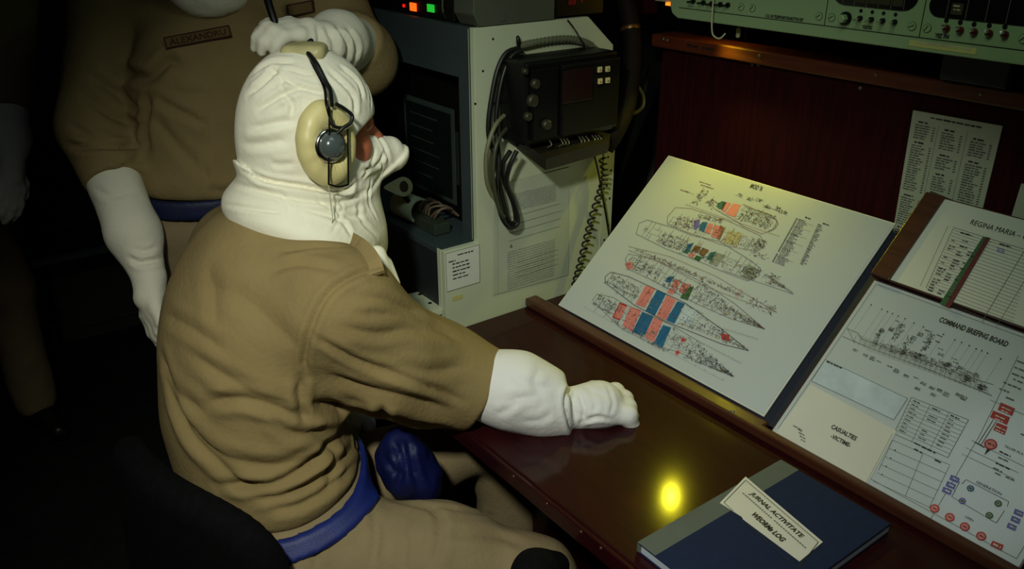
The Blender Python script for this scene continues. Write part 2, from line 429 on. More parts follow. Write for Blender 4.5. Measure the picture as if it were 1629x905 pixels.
def unit(v): v = np.array(v, float); return v/np.linalg.norm(v)
def rot(v, ax, a):
    ax = unit(ax); return v*math.cos(a)+np.cross(ax, v)*math.sin(a)+ax*(ax @ v)*(1-math.cos(a))
def hand_parts(wr, fwd, upv, curl, thumb_side=1, s=1.0, spread=.06, thumb=(.5, .5)):
    """bone segments of a gloved hand: wrist, pointing direction, back-of-hand direction, three joint bends in radians"""
    fwd = unit(fwd); upv = unit(upv-fwd*(np.array(upv) @ fwd)); side = np.cross(fwd, upv)*thumb_side
    seg = []; wr = np.array(wr, float)
    seg.append((wr, wr+fwd*.045*s, .030*s, .036*s))
    for i, off in enumerate((.030, .010, -.010, -.029)):       # index .. little
        kn = wr+fwd*(.088-.006*abs(i-1.3))*s+side*off*s
        seg.append((wr+fwd*.02*s+side*off*.5*s, kn, .019*s, .0145*s))
        d = rot(fwd, upv, spread*(1.3-i)*(-thumb_side)); p = kn
        L = ((.044, .027, .022), (.048, .030, .023), (.045, .028, .022), (.035, .021, .019))[i]
        for j in range(3):
            cj = curl[j] if not isinstance(curl[j], (list, tuple)) else curl[j][i]
            d = rot(d, np.cross(d, upv) if j == 0 else axr, -cj) if False else d
            if j == 0: axr = unit(np.cross(fwd, upv))
            d = rot(d, axr, -cj); q = p+d*L[j]*s
            seg.append((p, q, (.0135-.001*j)*s, (.0125-.001*j)*s)); p = q
    # thumb: leaves the side of the palm near its base
    p = wr+fwd*.022*s+side*.026*s; d = unit(fwd*.75+side*.62-upv*.25)
    q = p+d*.042*s; seg.append((p, q, .018*s, .0155*s)); axr = unit(np.cross(fwd, upv))
    for L, a in ((.034, thumb[0]), (.028, thumb[1])):
        d = unit(rot(d, upv, a*thumb_side)-upv*.12); e = q+d*L*s; seg.append((q, e, .0150*s, .0130*s)); q = e
    return seg
def hand_sdf(p, seg, k=.007):
    d = cap(p, *seg[0])
    for sgm in seg[1:]: d = smin(d, cap(p, *sgm), k)
    return d
def bounds(pts, pad): a = np.array(pts); return a.min(0)-pad, a.max(0)+pad

# ================================================================== SETTING
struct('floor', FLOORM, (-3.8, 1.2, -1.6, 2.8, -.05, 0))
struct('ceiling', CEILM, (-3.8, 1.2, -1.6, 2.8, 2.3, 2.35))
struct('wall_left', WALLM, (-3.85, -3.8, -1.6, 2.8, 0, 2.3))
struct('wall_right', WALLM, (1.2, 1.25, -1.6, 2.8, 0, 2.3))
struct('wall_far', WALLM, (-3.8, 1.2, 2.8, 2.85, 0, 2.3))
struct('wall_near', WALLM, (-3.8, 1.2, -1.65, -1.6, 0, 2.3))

# wood partition behind the desk, built of vertical veneer boards
part = MB(); part.box(-1.415, 1.2, 1.515, 1.54, 0, 1.30)
part = part.build('wall_back', WOODP, base=(0, 0, 0)); part['kind'] = 'structure'
bd = None; x = -1.415; i = 0
while x < 1.18:
    x1 = 1.2; o = MB(); o.box(x+.001, x1-.001, 1.5, 1.5155, 0, 1.30); o = o.build('panel', WOODP, part, bev=.0012); x = x1
rail = MB(); rail.box(-1.425, 1.2, 1.472, 1.545, 1.290, 1.318); rail = rail.build('trim_1', RAILW, base=(0, 0, 0), bev=.003); rail['kind'] = 'structure'
for (sx, sy) in ((1055, 62), (1061, 64), (1208, 89), (1393, 119), (1560, 150)):
    c = ony(sx, sy, 1.472); MB().lathe((c[0], 1.472, min(1.314, max(1.294, c[2]))), (0, -1, 0), [(.0035, -.001), (.0035, .001), (.002, .0018)], 10).build('screw', GREYM, rail)
for (sx, sy) in ((1196, 102), (1206, 103), (1368, 140)):
    c = ony(sx, sy, 1.499); MB().lathe((c[0], 1.4995, c[2]), (0, -1, 0), [(.004, -.001), (.004, .001), (.002, .002)], 10).build('screw', GREYM, part)
pr = Print((-1.42, 1.4718, 1.290), (1, 0, 0), (0, 0, 1))
a0 = pr.px(1093, 68); a1 = pr.px(1134, 75); pr.words(a0[0], .016, a0[0]+.035, .006, INK); pr.words(a0[0]+.045, .016, a1[0]+.004, .006, INK); pr.build(rail)

# ================================================================== DESK
T = 'chart desk of dark red varnished wood running below the boards'
desk = thing('chart_desk', T, 'desk', (-.6, .9, 0))
box('desk_top', MAHOG, (-1.383, .55, .69, 1.496, .722, .75), desk, bev=.003)
box('edge_strip', MAHOG, (-1.380, .548, .682, .69, .718, .748), desk, bev=.002)
box('front_panel', MAHOG, (-1.34, .5, .92, .945, .0, .722), desk)
box('side_panel', MAHOG, (-1.37, -1.345, .72, 1.48, 0, .722), desk)
box('side_panel', MAHOG, (.50, .525, .72, 1.48, 0, .722), desk)
led = MB(); led.prism([(-1.385, 1.075, .7505), (.55, 1.075, .7505), (.55, 1.0925, .7505), (-.728, 1.0925, .7505), (-.728, 1.1085, .7505), (-1.385, 1.1085, .7505)], (0, 0, .0205)); led.build('ledge', LEDGE, desk, bev=.004, label='brown wooden ledge that stops the boards')
for q in ((823, 750), (865, 799), (919, 844), (947, 872)):
    c = onz(*q, .748); MB().lathe((c[0], .684, .742), (0, -1, 0), [(.003, 0), (.003, .003), (.001, .004)], 8).build('edge_glint', LEDGE, desk)  # small brown dots put in for the lit points along the front edge
c = onz(1160, 657, .771); MB().lathe((c[0], 1.083, .7705), (0, 0, 1), [(.004, 0), (.004, .0012), (.002, .002)], 10).build('screw', GREYM, desk)
# sloping board rest
SL = math.radians(42); ev = np.array([0, math.cos(SL), math.sin(SL)]); en = np.array([0, -math.sin(SL), math.cos(SL)]); ex = np.array([1., 0, 0])
O = np.array([0, 1.113, .775])
b = MB(); b.obox(O+ex*-1.285-en*.022-ev*.012, ex*1.78, ev*.425, en*.0195); b.build('sloping_rest', NAVY, desk)
for xx in (-1.28, -.75, .45):
    b = MB(); b.prism([(xx, 1.13, .7505), (xx, 1.44, .7505), (xx, 1.44, 1.036), (xx, 1.13, .757)], (.018, 0, 0)); b.build('wedge_support', NAVY, desk)

# ---------------- board 1: deck plans
def board(name, label, u0, u1, v0, v1, off, th, m, edge=None, cat='board'):
    c = O+ex*(u0+u1)/2+ev*v0+en*off
    t = thing(name, label, cat, c)
    b = MB(); b.obox(O+ex*u0+ev*v0+en*off, ex*(u1-u0), ev*(v1-v0), en*th); b.build('backing', edge or m, t, bev=.0008)
    b = MB(); b.obox(O+ex*(u0+.003)+ev*(v0+.003)+en*(off+th+.0001), ex*(u1-u0-.006), ev*(v1-v0-.006), en*.0009); b.build('sheet', m, t)
    return t, Print(O+en*(off+th+.001), ex, ev)
t, p = board('deck_plan_board', 'large white board with coloured ship deck plans leaning on the ledge', -1.305, -.742, -.004, .428, 0, .0035, LAM, edge=PAPER)
p.text("MOD 'A", p.px(1204, 298), .011, INK, w=.030, bold=.02)
# small stern view and notes at top left
def q(p, pts, mt, lv=0): p.poly([p.px(*a) for a in pts], mt, lv)
def scrib(p, c0, c1, wd, n, mts, sz=.004, seedw=.0007):
    """dense small linework (rooms, hatches, fittings) inside a strip from c0 to c1 of half width wd"""
    a = np.array(p.px(*c0)); b = np.array(p.px(*c1)); d = b-a; L = np.linalg.norm(d); d /= L; nn = np.array([-d[1], d[0]])
    for _ in range(int(n*1.5)):
        s_ = random.random(); wv = wd(s_) if callable(wd) else wd
        c = a+d*L*s_+nn*wv*random.uniform(-1, 1); mt = random.choice(mts); k = random.random()
        if k < .35: p.rect(c[0]-sz*random.random()*.5, c[1]-sz*random.random()*.4, c[0]+sz*random.random()*.6, c[1]+sz*random.random()*.35, mt, 1)
        elif k < .7: e = c+d*random.uniform(.5, 2.4)*sz*(1 if random.random() < .5 else -1); p.line(tuple(c), tuple(e), seedw, mt)
        elif k < .88: e = c+nn*random.uniform(.5, 1.8)*sz; p.line(tuple(c), tuple(e), seedw, mt)
        else: w2, h2 = sz*random.uniform(.5, 1.4), sz*random.uniform(.5, 1.1); p.frame(c[0], c[1], c[0]+w2, c[1]+h2, seedw*.8, mt)
def rooms(p, c0, c1, wd, n):
    a = np.array(p.px(*c0)); b = np.array(p.px(*c1)); d = b-a; L = np.linalg.norm(d); d /= L; nn = np.array([-d[1], d[0]])
    W = wd if callable(wd) else (lambda s_: wd)
    for o_ in (-.35, .3):
        for k in range(12):
            if random.random() < .75: s0, s1 = k/12, (k+1)/12; p.line(tuple(a+d*L*s0+nn*W(s0)*o_), tuple(a+d*L*s1+nn*W(s1)*o_), .0005, INKG)
    for k in range(n):
        s_ = (k+random.random())/n; u0, u1 = random.choice(((-1, -.35), (-.35, .3), (.3, 1), (-1, 1), (-1, .3)))
        p.line(tuple(a+d*L*s_+nn*W(s_)*u0), tuple(a+d*L*s_+nn*W(s_)*u1), .0006, random.choice((INKG, INK, INKG)))
        if random.random() < .35: c = a+d*L*s_+nn*W(s_)*(u0+.2); p.rect(c[0], c[1], c[0]+.008*random.random()+.002, c[1]+.004, random.choice((INKL, INKY, INKC)), 0)
def cal(p, pts, tiny=.00085, mt=INKG): p.pl([p.px(*a) for a in pts], tiny, mt)
INKS = [INK, INKG, INKG, INKO]
for (x0, y0, x1) in ((1113, 289, 1142), (1115, 294, 1148), (1083, 302, 1105)):
    a = p.px(x0, y0); p.words(a[0], a[1], a[0]+(x1-x0)*.0011, .0022, INKO)
scrib(p, (1103, 325), (1124, 302), .010, 60, [INK, INKO, INKG], .003)
# row 1: aft house, coloured block, long house
scrib(p, (1128, 318), (1138, 330), .010, 50, [INK, INKO], .003)
q(p, [(1143, 323), (1149, 320), (1156, 322), (1150, 334), (1143, 332), (1140, 328)], INKT)
q(p, [(1151, 321), (1163, 324), (1153, 338), (1147, 334)], INKP); q(p, [(1166, 324), (1179, 326), (1169, 346), (1154, 340)], INKP)
q(p, [(1157, 322), (1163, 323), (1154, 337), (1150, 335)], INKP, 1)
cal(p, [(1137, 332), (1150, 340), (1170, 351), (1183, 360), (1212, 372), (1229, 366), (1237, 352), (1225, 342), (1200, 333), (1182, 325)], .0011, INKO)
scrib(p, (1178, 338), (1228, 355), .017, 170, INKS, .0035)
cal(p, [(1222, 345), (1233, 348), (1238, 356), (1232, 364), (1222, 368)], .0014, INKG)
for c in ((1178, 311), (1192, 316), (1206, 318), (1220, 328), (1237, 332), (1245, 337)): scrib(p, (c[0]-4, c[1]-1), (c[0]+5, c[1]+2), .004, 14, [INK, INKG], .003)
cal(p, [(1090, 303), (1105, 310)], .0006, INKO); cal(p, [(1214, 326), (1250, 341)], .0008, INKG)
# row 2: second deck
cal(p, [(1062, 345), (1075, 330), (1100, 332), (1160, 352), (1210, 375), (1217, 392), (1205, 400), (1150, 390), (1090, 368), (1062, 356), (1062, 345)], .001, INKO)
cal(p, [(1090, 325), (1150, 346), (1240, 376)], .0007, INKO); scrib(p, (1075, 352), (1105, 358), .014, 90, [INK, INKO, INKO], .0035)
q(p, [(1104, 352), (1114, 348), (1112, 362), (1104, 366)], INKV)
q(p, [(1113, 358), (1118, 353), (1126, 354), (1120, 370), (1112, 366)], INKB); q(p, [(1127, 355), (1135, 357), (1129, 373), (1121, 370)], INKP)
q(p, [(1137, 358), (1151, 361), (1143, 380), (1131, 376)], INKP); q(p, [(1146, 358), (1154, 363), (1145, 382), (1139, 379)], INKO)
scrib(p, (1110, 344), (1150, 352), .005, 50, [INK, INKO], .003); scrib(p, (1152, 375), (1212, 392), .014, 70, [INKG, INKO, INKL], .0035)
q(p, [(1158, 366), (1182, 372), (1172, 392), (1150, 386)], INKY); scrib(p, (1204, 385), (1214, 392), .010, 60, [INK, INKG], .003)
scrib(p, (1195, 402), (1222, 410), .006, 26, INKS, .003)
# row 3: main deck aft and mid
cal(p, [(1012, 372), (1017, 355), (1030, 350), (1070, 362), (1100, 374), (1145, 384), (1195, 415), (1210, 427), (1208, 438), (1190, 447), (1150, 432), (1110, 415), (1060, 396), (1012, 372)], .0011, INKG)
scrib(p, (1050, 378), (1088, 392), .014, 110, [INK, INKO, INKG], .0035)
for pts, mt in (([(1094, 389), (1104, 386), (1099, 396), (1090, 399)], INKB), ([(1090, 398), (1099, 397), (1094, 404), (1085, 401)], INKT), ([(1106, 390), (1116, 393), (1110, 403), (1100, 399)], INKO), ([(1098, 402), (1107, 404), (1102, 411), (1094, 407)], INKP), ([(1118, 394), (1128, 398), (1120, 408), (1111, 404)], INKO), ([(1130, 402), (1140, 400), (1132, 415), (1124, 413)], INKT), ([(1108, 406), (1117, 409), (1112, 416), (1104, 412)], INKN)): q(p, pts, mt)
scrib(p, (1085, 395), (1135, 415), .014, 90, [INK, INK, INKG], .003)
q(p, [(1140, 402), (1155, 406), (1140, 424), (1127, 418)], INKL); scrib(p, (1140, 415), (1185, 428), .013, 50, [INKG, INKL], .003)
q(p, [(1192, 420), (1205, 428), (1203, 440), (1190, 446), (1180, 440)], INKL); scrib(p, (1180, 430), (1205, 438), .012, 110, [INK, INKG, INKG], .003)
cal(p, [(1150, 430), (1262, 468), (1216, 437)], .001, INKG); cal(p, [(1213, 441), (1219, 436), (1262, 466)], .001, INKG); scrib(p, (1218, 443), (1248, 458), lambda s_: .009*(1-s_)+.001, 50, INKS, .003)
scrib(p, (1225, 436), (1242, 444), .004, 26, [INKG, INK], .002)
# row 4: narrow profile strip
cal(p, [(1000, 392), (1065, 408), (1140, 440), (1190, 470), (1236, 497), (1180, 478), (1120, 455), (1055, 420), (1000, 398)], .0009, INKO)
scrib(p, (1020, 400), (1185, 472), .004, 160, [INKO, INKO, INKG], .003); scrib(p, (1190, 478), (1232, 495), .010, 60, [INKG, INK], .0028)
p.frame(*(p.px(1170, 471)), *(p.px(1181, 462)), .001, INKP)
# row 5: second deck hull
H5 = [(995, 412), (1000, 404), (1040, 412), (1120, 450), (1170, 484), (1217, 524), (1160, 506), (1110, 484), (1040, 447), (1000, 428)]
cal(p, H5+[H5[0]], .0011, INKG)
q(p, [(994, 419), (1004, 416), (1008, 426), (998, 430)], INKP); scrib(p, (1000, 415), (1050, 438), .013, 110, [INK, INKO, INKG], .0035)
for pts, mt in (([(1062, 441), (1073, 439), (1067, 450), (1058, 448)], INKB), ([(1055, 447), (1066, 452), (1060, 460), (1049, 455)], INKC), ([(1074, 444), (1084, 448), (1076, 460), (1067, 456)], INKP), ([(1086, 450), (1098, 452), (1090, 468), (1080, 462)], INKP), ([(1092, 458), (1104, 456), (1094, 478), (1082, 474)], INKN), ([(1066, 458), (1076, 461), (1070, 469), (1061, 465)], INKP)): q(p, pts, mt)
scrib(p, (1055, 446), (1100, 466), .014, 110, [INK, INK, INKG, INKO], .003); scrib(p, (1105, 462), (1160, 495), lambda s_: .017*(1-s_)+.008, 130, [INKG, INKG, INK, INKL], .0035)
scrib(p, (1150, 492), (1212, 521), lambda s_: .012*(1-s_)+.001, 130, INKS, .003); q(p, [(1204, 514), (1216, 523), (1206, 520)], INKR)
# row 6: big hull with pink and blue tanks
H6 = [(963, 440), (972, 433), (1000, 440), (1090, 482), (1150, 525), (1191, 558), (1150, 548), (1060, 512), (1010, 486), (963, 450)]
cal(p, H6+[H6[0]], .0013, INK)
q(p, [(1027, 454), (1043, 459), (1026, 490), (1011, 484)], INKP); q(p, [(1045, 462), (1060, 467), (1042, 502), (1027, 494)], INKB)
q(p, [(1061, 469), (1076, 477), (1059, 510), (1044, 503)], INKP); q(p, [(1078, 479), (1090, 483), (1073, 515), (1060, 510)], INKB)
scrib(p, (1020, 472), (1082, 498), .017, 40, [INK, INKM], .002, .0006)
q(p, [(1092, 486), (1112, 494), (1098, 515), (1076, 514)], INKC); scrib(p, (968, 443), (1015, 468), .013, 120, [INK, INKG, INKG], .0033)
scrib(p, (1090, 500), (1150, 534), lambda s_: .017*(1-s_)+.006, 90, [INK, INKG, INKG], .003); q(p, [(1147, 530), (1160, 533), (1162, 544), (1148, 540)], INKR); scrib(p, (1150, 538), (1190, 556), lambda s_: .008*(1-s_)+.001, 50, INKS, .0025)
# row 7: lowest hull
H7 = [(943, 477), (950, 468), (975, 473), (990, 482), (1068, 517), (1120, 548), (1166, 598), (1120, 580), (1080, 560), (1048, 552), (990, 524), (965, 500)]
cal(p, H7[:6], .001, INKG); cal(p, H7[6:], .001, INKG); cal(p, [(943, 477), (965, 500)], .001, INKG)
scrib(p, (948, 477), (985, 497), .013, 110, [INK, INKG], .0033)
q(p, [(986, 481), (998, 486), (986, 510), (974, 505)], INKR); q(p, [(1003, 488), (1020, 493), (1006, 528), (990, 518)], INKP)
q(p, [(1022, 496), (1040, 503), (1025, 536), (1006, 528)], INKB); q(p, [(1041, 504), (1055, 510), (1040, 545), (1025, 536)], INKP); q(p, [(1055, 517), (1068, 521), (1054, 553), (1040, 546)], INKB)
q(p, [(986, 484), (997, 488), (987, 508), (977, 504)], INKP, 1)
scrib(p, (985, 497), (1055, 533), .015, 60, [INK, INKM], .002, .0006); scrib(p, (975, 510), (1060, 560), .004, 70, [INK, INKG], .003)
for q0 in ((1087, 541), (1078, 561)): a = p.px(*q0); p.disc(a, .0055, INKP); p.disc(a, .003, INKR, 2)
scrib(p, (1064, 530), (1100, 552), .014, 70, [INKG, INK, INKL], .0035); scrib(p, (1098, 555), (1165, 598), lambda s_: .021*(1-s_)+.001, 260, [INK, INKG, INK], .003)
for (x0, y0, x1, y1) in ((930, 489, 1150, 605), (1090, 518, 1180, 552), (1145, 522, 1205, 540), (1120, 548, 1178, 578), (1092, 486, 1118, 500)):
    cal(p, [(x0, y0), (x1, y1)], .0006, INKL)
    for k in np.linspace(0, 1, 16): a = p.px(x0+(x1-x0)*k, y0+(y1-y0)*k); p.line(a, (a[0], a[1]+.003), .0007, INKG)
rooms(p, (1180, 338), (1226, 354), .017, 12); rooms(p, (1068, 348), (1206, 390), .019, 26); rooms(p, (1025, 362), (1200, 432), .020, 34)
rooms(p, (1003, 412), (1212, 521), lambda s_: .021*(1-max(0, s_-.55)/.46)+.001, 40); rooms(p, (968, 444), (1186, 554), lambda s_: .021*(1-max(0, s_-.55)/.46)+.001, 34); rooms(p, (948, 478), (1162, 596), lambda s_: .021*(1-max(0, s_-.55)/.46)+.001, 34)
rooms(p, (1010, 396), (1180, 470), .004, 24)
# legend
for k in range(30):
    f_ = k/29; a = p.px(1268-38*f_, 348+68*f_)
    if random.random() < .85: p.rect(a[0]-.002, a[1]-.0011, a[0]+.0012, a[1]+.0011, INK)
    p.words(a[0]+.004, a[1], a[0]+.004+random.uniform(.010, .026), .0021, INKG if k % 5 else INK)
for k in range(27):
    f_ = k/26; a = p.px(1301-28*f_, 357+62*f_)
    p.words(a[0], a[1], a[0]+random.uniform(.006, .015), .0022, INKG if k % 4 else INK)
a = p.px(1285, 347); p.words(a[0]-.006, a[1], a[0]+.006, .003, INK); a = p.px(1314, 357); p.words(a[0]-.007, a[1], a[0]+.007, .003, INK)
for k in (0, 4, 9, 14, 19, 25): a = p.px(1266-36*k/29, 350+66*k/29); p.line(a, (a[0]+.040, a[1]), .0005, INKG)
p.build(t)

# ---------------- board 2: command briefing
t, p = board('command_briefing_board', 'white command briefing board with a cream paper insert and red and violet symbols', -.716, -.300, -.022, .311, .0, .0045, LAM, edge=LEDGE)
U = lambda x_, y_: p.px(x_, y_)
c0 = U(1495, 508); c1 = U(1604, 548); p.text('COMMAND BRIEFING BOARD', ((c0[0]+c1[0])/2, (c0[1]+c1[1])/2), .0095, INK, w=abs(c1[0]-c0[0]), bold=.03)
p.frame(-.706, -.010, -.310, .302, .0007, INKG)
# ship profile
prof = [(1348, 523), (1365, 530), (1372, 540), (1450, 567), (1540, 600), (1580, 612)]
cal(p, prof, .001, INKG); cal(p, [(1340, 535), (1380, 552), (1470, 585), (1560, 622), (1578, 630)], .0011, INKG); cal(p, [(1348, 523), (1360, 545)], .0008, INKG)
for k in range(9): cal(p, [(1362+k*2, 532+k*3), (1560+k*2, 603+k*3)], .00045, INKL)
for k in range(26): cal(p, [(1362+k*8, 534+k*2.9), (1358+k*8, 546+k*3.1)], .0005, INKG)
for (x0, y0) in ((1428, 530), (1475, 545), (1440, 552), (1394, 540)): scrib(p, (x0-5, y0+12), (x0+6, y0-14), .005, 40, [INK, INKG], .0028)
scrib(p, (1400, 548), (1555, 603), .008, 240, [INKG, INKG, INK, INKL], .003)
for (x0, y0) in ((1535, 604), (1560, 616), (1506, 580), (1460, 566)): scrib(p, (x0-4, y0-1), (x0+5, y0+2), .004, 24, [INK], .0028)
for (x0, y0) in ((1361, 556), (1377, 564), (1389, 568), (1398, 575), (1415, 583), (1427, 588), (1442, 597), (1457, 601), (1469, 609), (1460, 617), (1483, 616), (1495, 620), (1506, 625), (1525, 627), (1534, 631), (1485, 627), (1428, 511), (1404, 524), (1419, 522), (1454, 536), (1465, 530), (1494, 534), (1475, 526), (1492, 544), (1496, 555), (1497, 563), (1518, 571), (1520, 577), (1528, 584)):
    a = U(x0, y0)
    for j in range(random.choice((1, 2, 3))): p.words(a[0]-.004, a[1]-j*.0026, a[0]+.005, .002, INKG if random.random() < .6 else INK)
for (x0, y0) in ((1386, 485), (1403, 492), (1412, 496), (1420, 499), (1429, 503), (1440, 507), (1454, 514), (1469, 520), (1501, 532), (1519, 541), (1530, 545), (1542, 550), (1553, 555), (1562, 558), (1571, 562), (1592, 571)):
    a = U(x0, y0); p.disc(a, .0013, INK, 1, 8); p.line(a, (a[0]-.0005, a[1]-.065), .0003, INKL)
# panels below
a = U(1312, 572); b_ = U(1445, 634); c_ = U(1423, 668)
p.poly([U(1313, 572), U(1444, 634), U(1422, 668), U(1291, 606)], INKC); p.pl([U(1313, 572), U(1444, 634), U(1422, 668), U(1291, 606)], .0008, INKG, True)
a = U(1315, 575); p.words(a[0], a[1], a[0]+.030, .003, INK)
tb = [U(1450, 632), U(1541, 668), U(1508, 728), U(1422, 690)]
p.pl(tb, .0008, INKG, True)
for k in range(1, 10): f_ = k/10; cal(p, [(1450-28*f_, 632+58*f_), (1541-33*f_, 668+60*f_)], .0005, INKG)
for k in (.33, .66): cal(p, [(1450+91*k, 632+36*k), (1422+86*k, 690+38*k)], .0005, INKG)
for k in range(9):
    for j in (.05, .38, .70):
        f_ = (k+.55)/10; a = U(1450-28*f_+91*j, 632+58*f_+36*j)
        if random.random() < .8: p.words(a[0], a[1], a[0]+random.uniform(.007, .015), .0024, INK if k == 0 else INKG)
for (x0, y0, x1, y1) in ((1420, 700, 1398, 748), (1468, 722, 1440, 790), (1510, 742, 1478, 808)): cal(p, [(x0, y0), (x1, y1)], .0006, INKG)
for k in range(6): cal(p, [(1420-6.2*k, 700+13*k), (1512-6.4*k, 740+13.5*k)], .0006, INKG)
a = U(1470, 712); p.words(a[0]-.016, a[1], a[0]+.02, .0028, INK); a = U(1462, 718); p.words(a[0]-.008, a[1], a[0]+.008, .0028, INK); a = U(1493, 734); p.words(a[0]-.006, a[1], a[0]+.006, .0028, INK)
for k in range(4): a = U(1424-7*k, 716+13*k); p.rect(a[0]-.001, a[1]-.001, a[0]+.001, a[1]+.001, INK)
# right column
cal(p, [(1620, 566), (1560, 690), (1478, 830)], .0007, INKG); cal(p, [(1575, 636), (1629, 660)], .0006, INKG); cal(p, [(1545, 700), (1629, 742)], .0006, INKG); cal(p, [(1536, 712), (1620, 752)], .0006, INKG); cal(p, [(1530, 722), (1614, 762)], .0006, INKG)
for (x0, y0, x1) in ((1618, 574, 1640), (1614, 584, 1640), (1610, 594, 1640), (1612, 603, 1640), (1596, 608, 1625), (1590, 618, 1606), (1600, 632, 1615), (1624, 690, 1640)):
    a = U(x0, y0); p.words(a[0], a[1], min(-.312, a[0]+(x1-x0)*.0009), .003, INKG)
for pts in ([(1592, 640), (1615, 650), (1610, 662), (1587, 652)], [(1580, 653), (1607, 664), (1602, 676), (1575, 664)], [(1586, 672), (1603, 679), (1598, 692), (1580, 684)]):
    q(p, pts, INKR); m_ = np.mean(pts, 0); a = U(m_[0]-4, m_[1]-2); p.words(a[0]-.003, a[1], a[0]+.011, .002, PAPER, 2); a = U(m_[0]-5, m_[1]+3); p.words(a[0]-.003, a[1], a[0]+.009, .002, PAPER, 2)
cal(p, [(1580, 668), (1556, 706)], .0012, INKG); cal(p, [(1585, 670), (1560, 709)], .0012, INKG); cal(p, [(1550, 703), (1566, 712)], .0014, INK)
a = U(1576, 707); p.disc(a, .0088, INKR); p.disc(a, .0066, INKP, 2); p.words(a[0]-.004, a[1], a[0]+.005, .003, INKM, 3); q(p, [(1570, 714), (1577, 715), (1566, 724)], INK, 1)
c0 = U(1597, 704); p.text('TILLER FLAT', (c0[0]+.018, c0[1]-.004), .0036, INK, w=.030)
for (x0, y0, w_) in ((1590, 718, .016), (1588, 727, .014), (1584, 736, .02), (1580, 744, .013), (1583, 752, .010), (1600, 758, .012)):
    a = U(x0, y0); p.words(a[0], a[1], a[0]+w_, .0026, INK if w_ > .015 else INKG)
c0 = U(1573, 776); p.text('GENERATION', c0, .0042, INK, w=.036)
for (x0, y0) in ((1519, 762), (1513, 772), (1507, 781), (1621, 816), (1616, 827), (1610, 838)):
    q(p, [(x0-6, y0-7), (x0+8, y0-1), (x0+5, y0+7), (x0-9, y0+1)], INKV); a = U(x0, y0); p.words(a[0]-.003, a[1], a[0]+.004, .002, PAPER, 2)
for (x0, y0, mt) in ((1544, 777, INKB), (1531, 797, INKV), (1588, 801, INKN), (1574, 820, INKN)):
    a = U(x0, y0); p.disc(a, .0050, mt); p.disc(a, .0030, INKL, 2); p.words(a[0]-.002, a[1], a[0]+.002, .002, INK, 3)
cal(p, [(1530, 770), (1537, 763), (1605, 798), (1602, 806)], .0008, INKG); cal(p, [(1520, 780), (1514, 790), (1585, 832), (1598, 812)], .0008, INKG); cal(p, [(1527, 766), (1518, 782)], .0008, INKG)
for (x0, y0) in ((1487, 809), (1511, 823), (1535, 838), (1561, 853)):
    a = U(x0, y0); p.disc(a, .0066, INKR); p.disc(a, .0046, INKP, 2); p.words(a[0]-.0025, a[1], a[0]+.003, .0022, INKM, 3)
q(p, [(1579, 860), (1597, 867), (1593, 877), (1575, 868)], INKR); a = U(1586, 868); p.words(a[0]-.005, a[1], a[0]+.005, .003, PAPER, 2)
c0 = U(1542, 825); p.text('OPEN', c0, .0036, INK, w=.012)
p.build(t)
# cream insert sheet, slightly raised and crumpled
pts = [U(1290, 612), U(1427, 686), U(1378, 774), U(1231, 694)]
b = MB(); o3 = lambda a, l: O+ex*a[0]+ev*a[1]+en*l
b.prism([o3(a, .0060) for a in pts], en*.0008); b.build('paper_insert', PAPER2, t, label='creased cream paper insert reading casualties')
p2 = Print(O+en*.0068, ex, ev)
c0 = p2.px(1343, 688); dd = (1, -.0)
p2.text('CASUALTIES', c0, .0075, INK, w=.046, bold=.03); c0 = p2.px(1338, 701); p2.text('-VICTIME-', c0, .0070, INK, w=.036, bold=.03)
for k in range(5): a = p2.px(1268+k*1.5-(0 if k else 6), 677+5.5*k); p2.words(a[0], a[1], a[0]+.011+(.006 if k == 0 else 0), .0024, INKG)
p2.line(p2.px(1420, 690), p2.px(1378, 768), .0006, INKL); p2.build(t)

# ---------------- board 3: state board with red and green bar
t, p = board('state_board', 'white state board with a red and green bar standing above the briefing board', -.700, -.300, .314, .500, .0, .010, PAPER, edge=LEDGE)
b = MB(); b.obox(O+ex*-.722+ev*.314+en*.0, ex*.036, ev*.186, en*.016); b.build('frame_strip', LEDGE, t, bev=.002)
p = Print(O+en*(.0112), ex, ev)
c0 = p.px(1545, 353); c1 = p.px(1629, 376); p.text('REGINA MARIA \u2013 C', ((c0[0]+c1[0])/2+.003, (c0[1]+c1[1])/2), .0105, INK, w=abs(c1[0]-c0[0])+.006)
q(p, [(1564, 376), (1571, 378), (1504, 487), (1495, 483)], INKN); q(p, [(1569, 377), (1576, 379), (1511, 490), (1503, 487)], INKM, 1)
cal(p, [(1517, 362), (1640, 400)], .0007, INKG)
for k in range(22):
    f_ = k/21; x0, y0 = 1517-44*f_, 366+92*f_
    cal(p, [(x0, y0), (x0+60-18*f_, y0+20-6*f_)], .0005, INKG); cal(p, [(1574-64*f_, 384+100*f_), (1640-30*f_, 405+118*f_)], .0005, INKG)
    for dx in (3, 18, 33):
        if random.random() < .55 and k > 1: a = p.px(x0+dx, y0+dx*.33+2); p.words(a[0], a[1], a[0]+random.uniform(.006, .013), .0026, INK if random.random() < .4 else INKG)
a = p.px(1528, 370); p.words(a[0], a[1], a[0]+.02, .003, INK); a = p.px(1590, 388); p.words(a[0], a[1], a[0]+.018, .003, INK)
for k in range(3): a = p.px(1586, 394+k*3); p.words(a[0], a[1], a[0]+.012, .002, INKV)
cal(p, [(1517, 362), (1473, 458)], .0007, INKG); cal(p, [(1508, 360), (1464, 455)], .0005, INKG); cal(p, [(1629, 400), (1562, 512)], .0008, INKG); cal(p, [(1640, 430), (1585, 520)], .0005, INKG)
p.build(t)

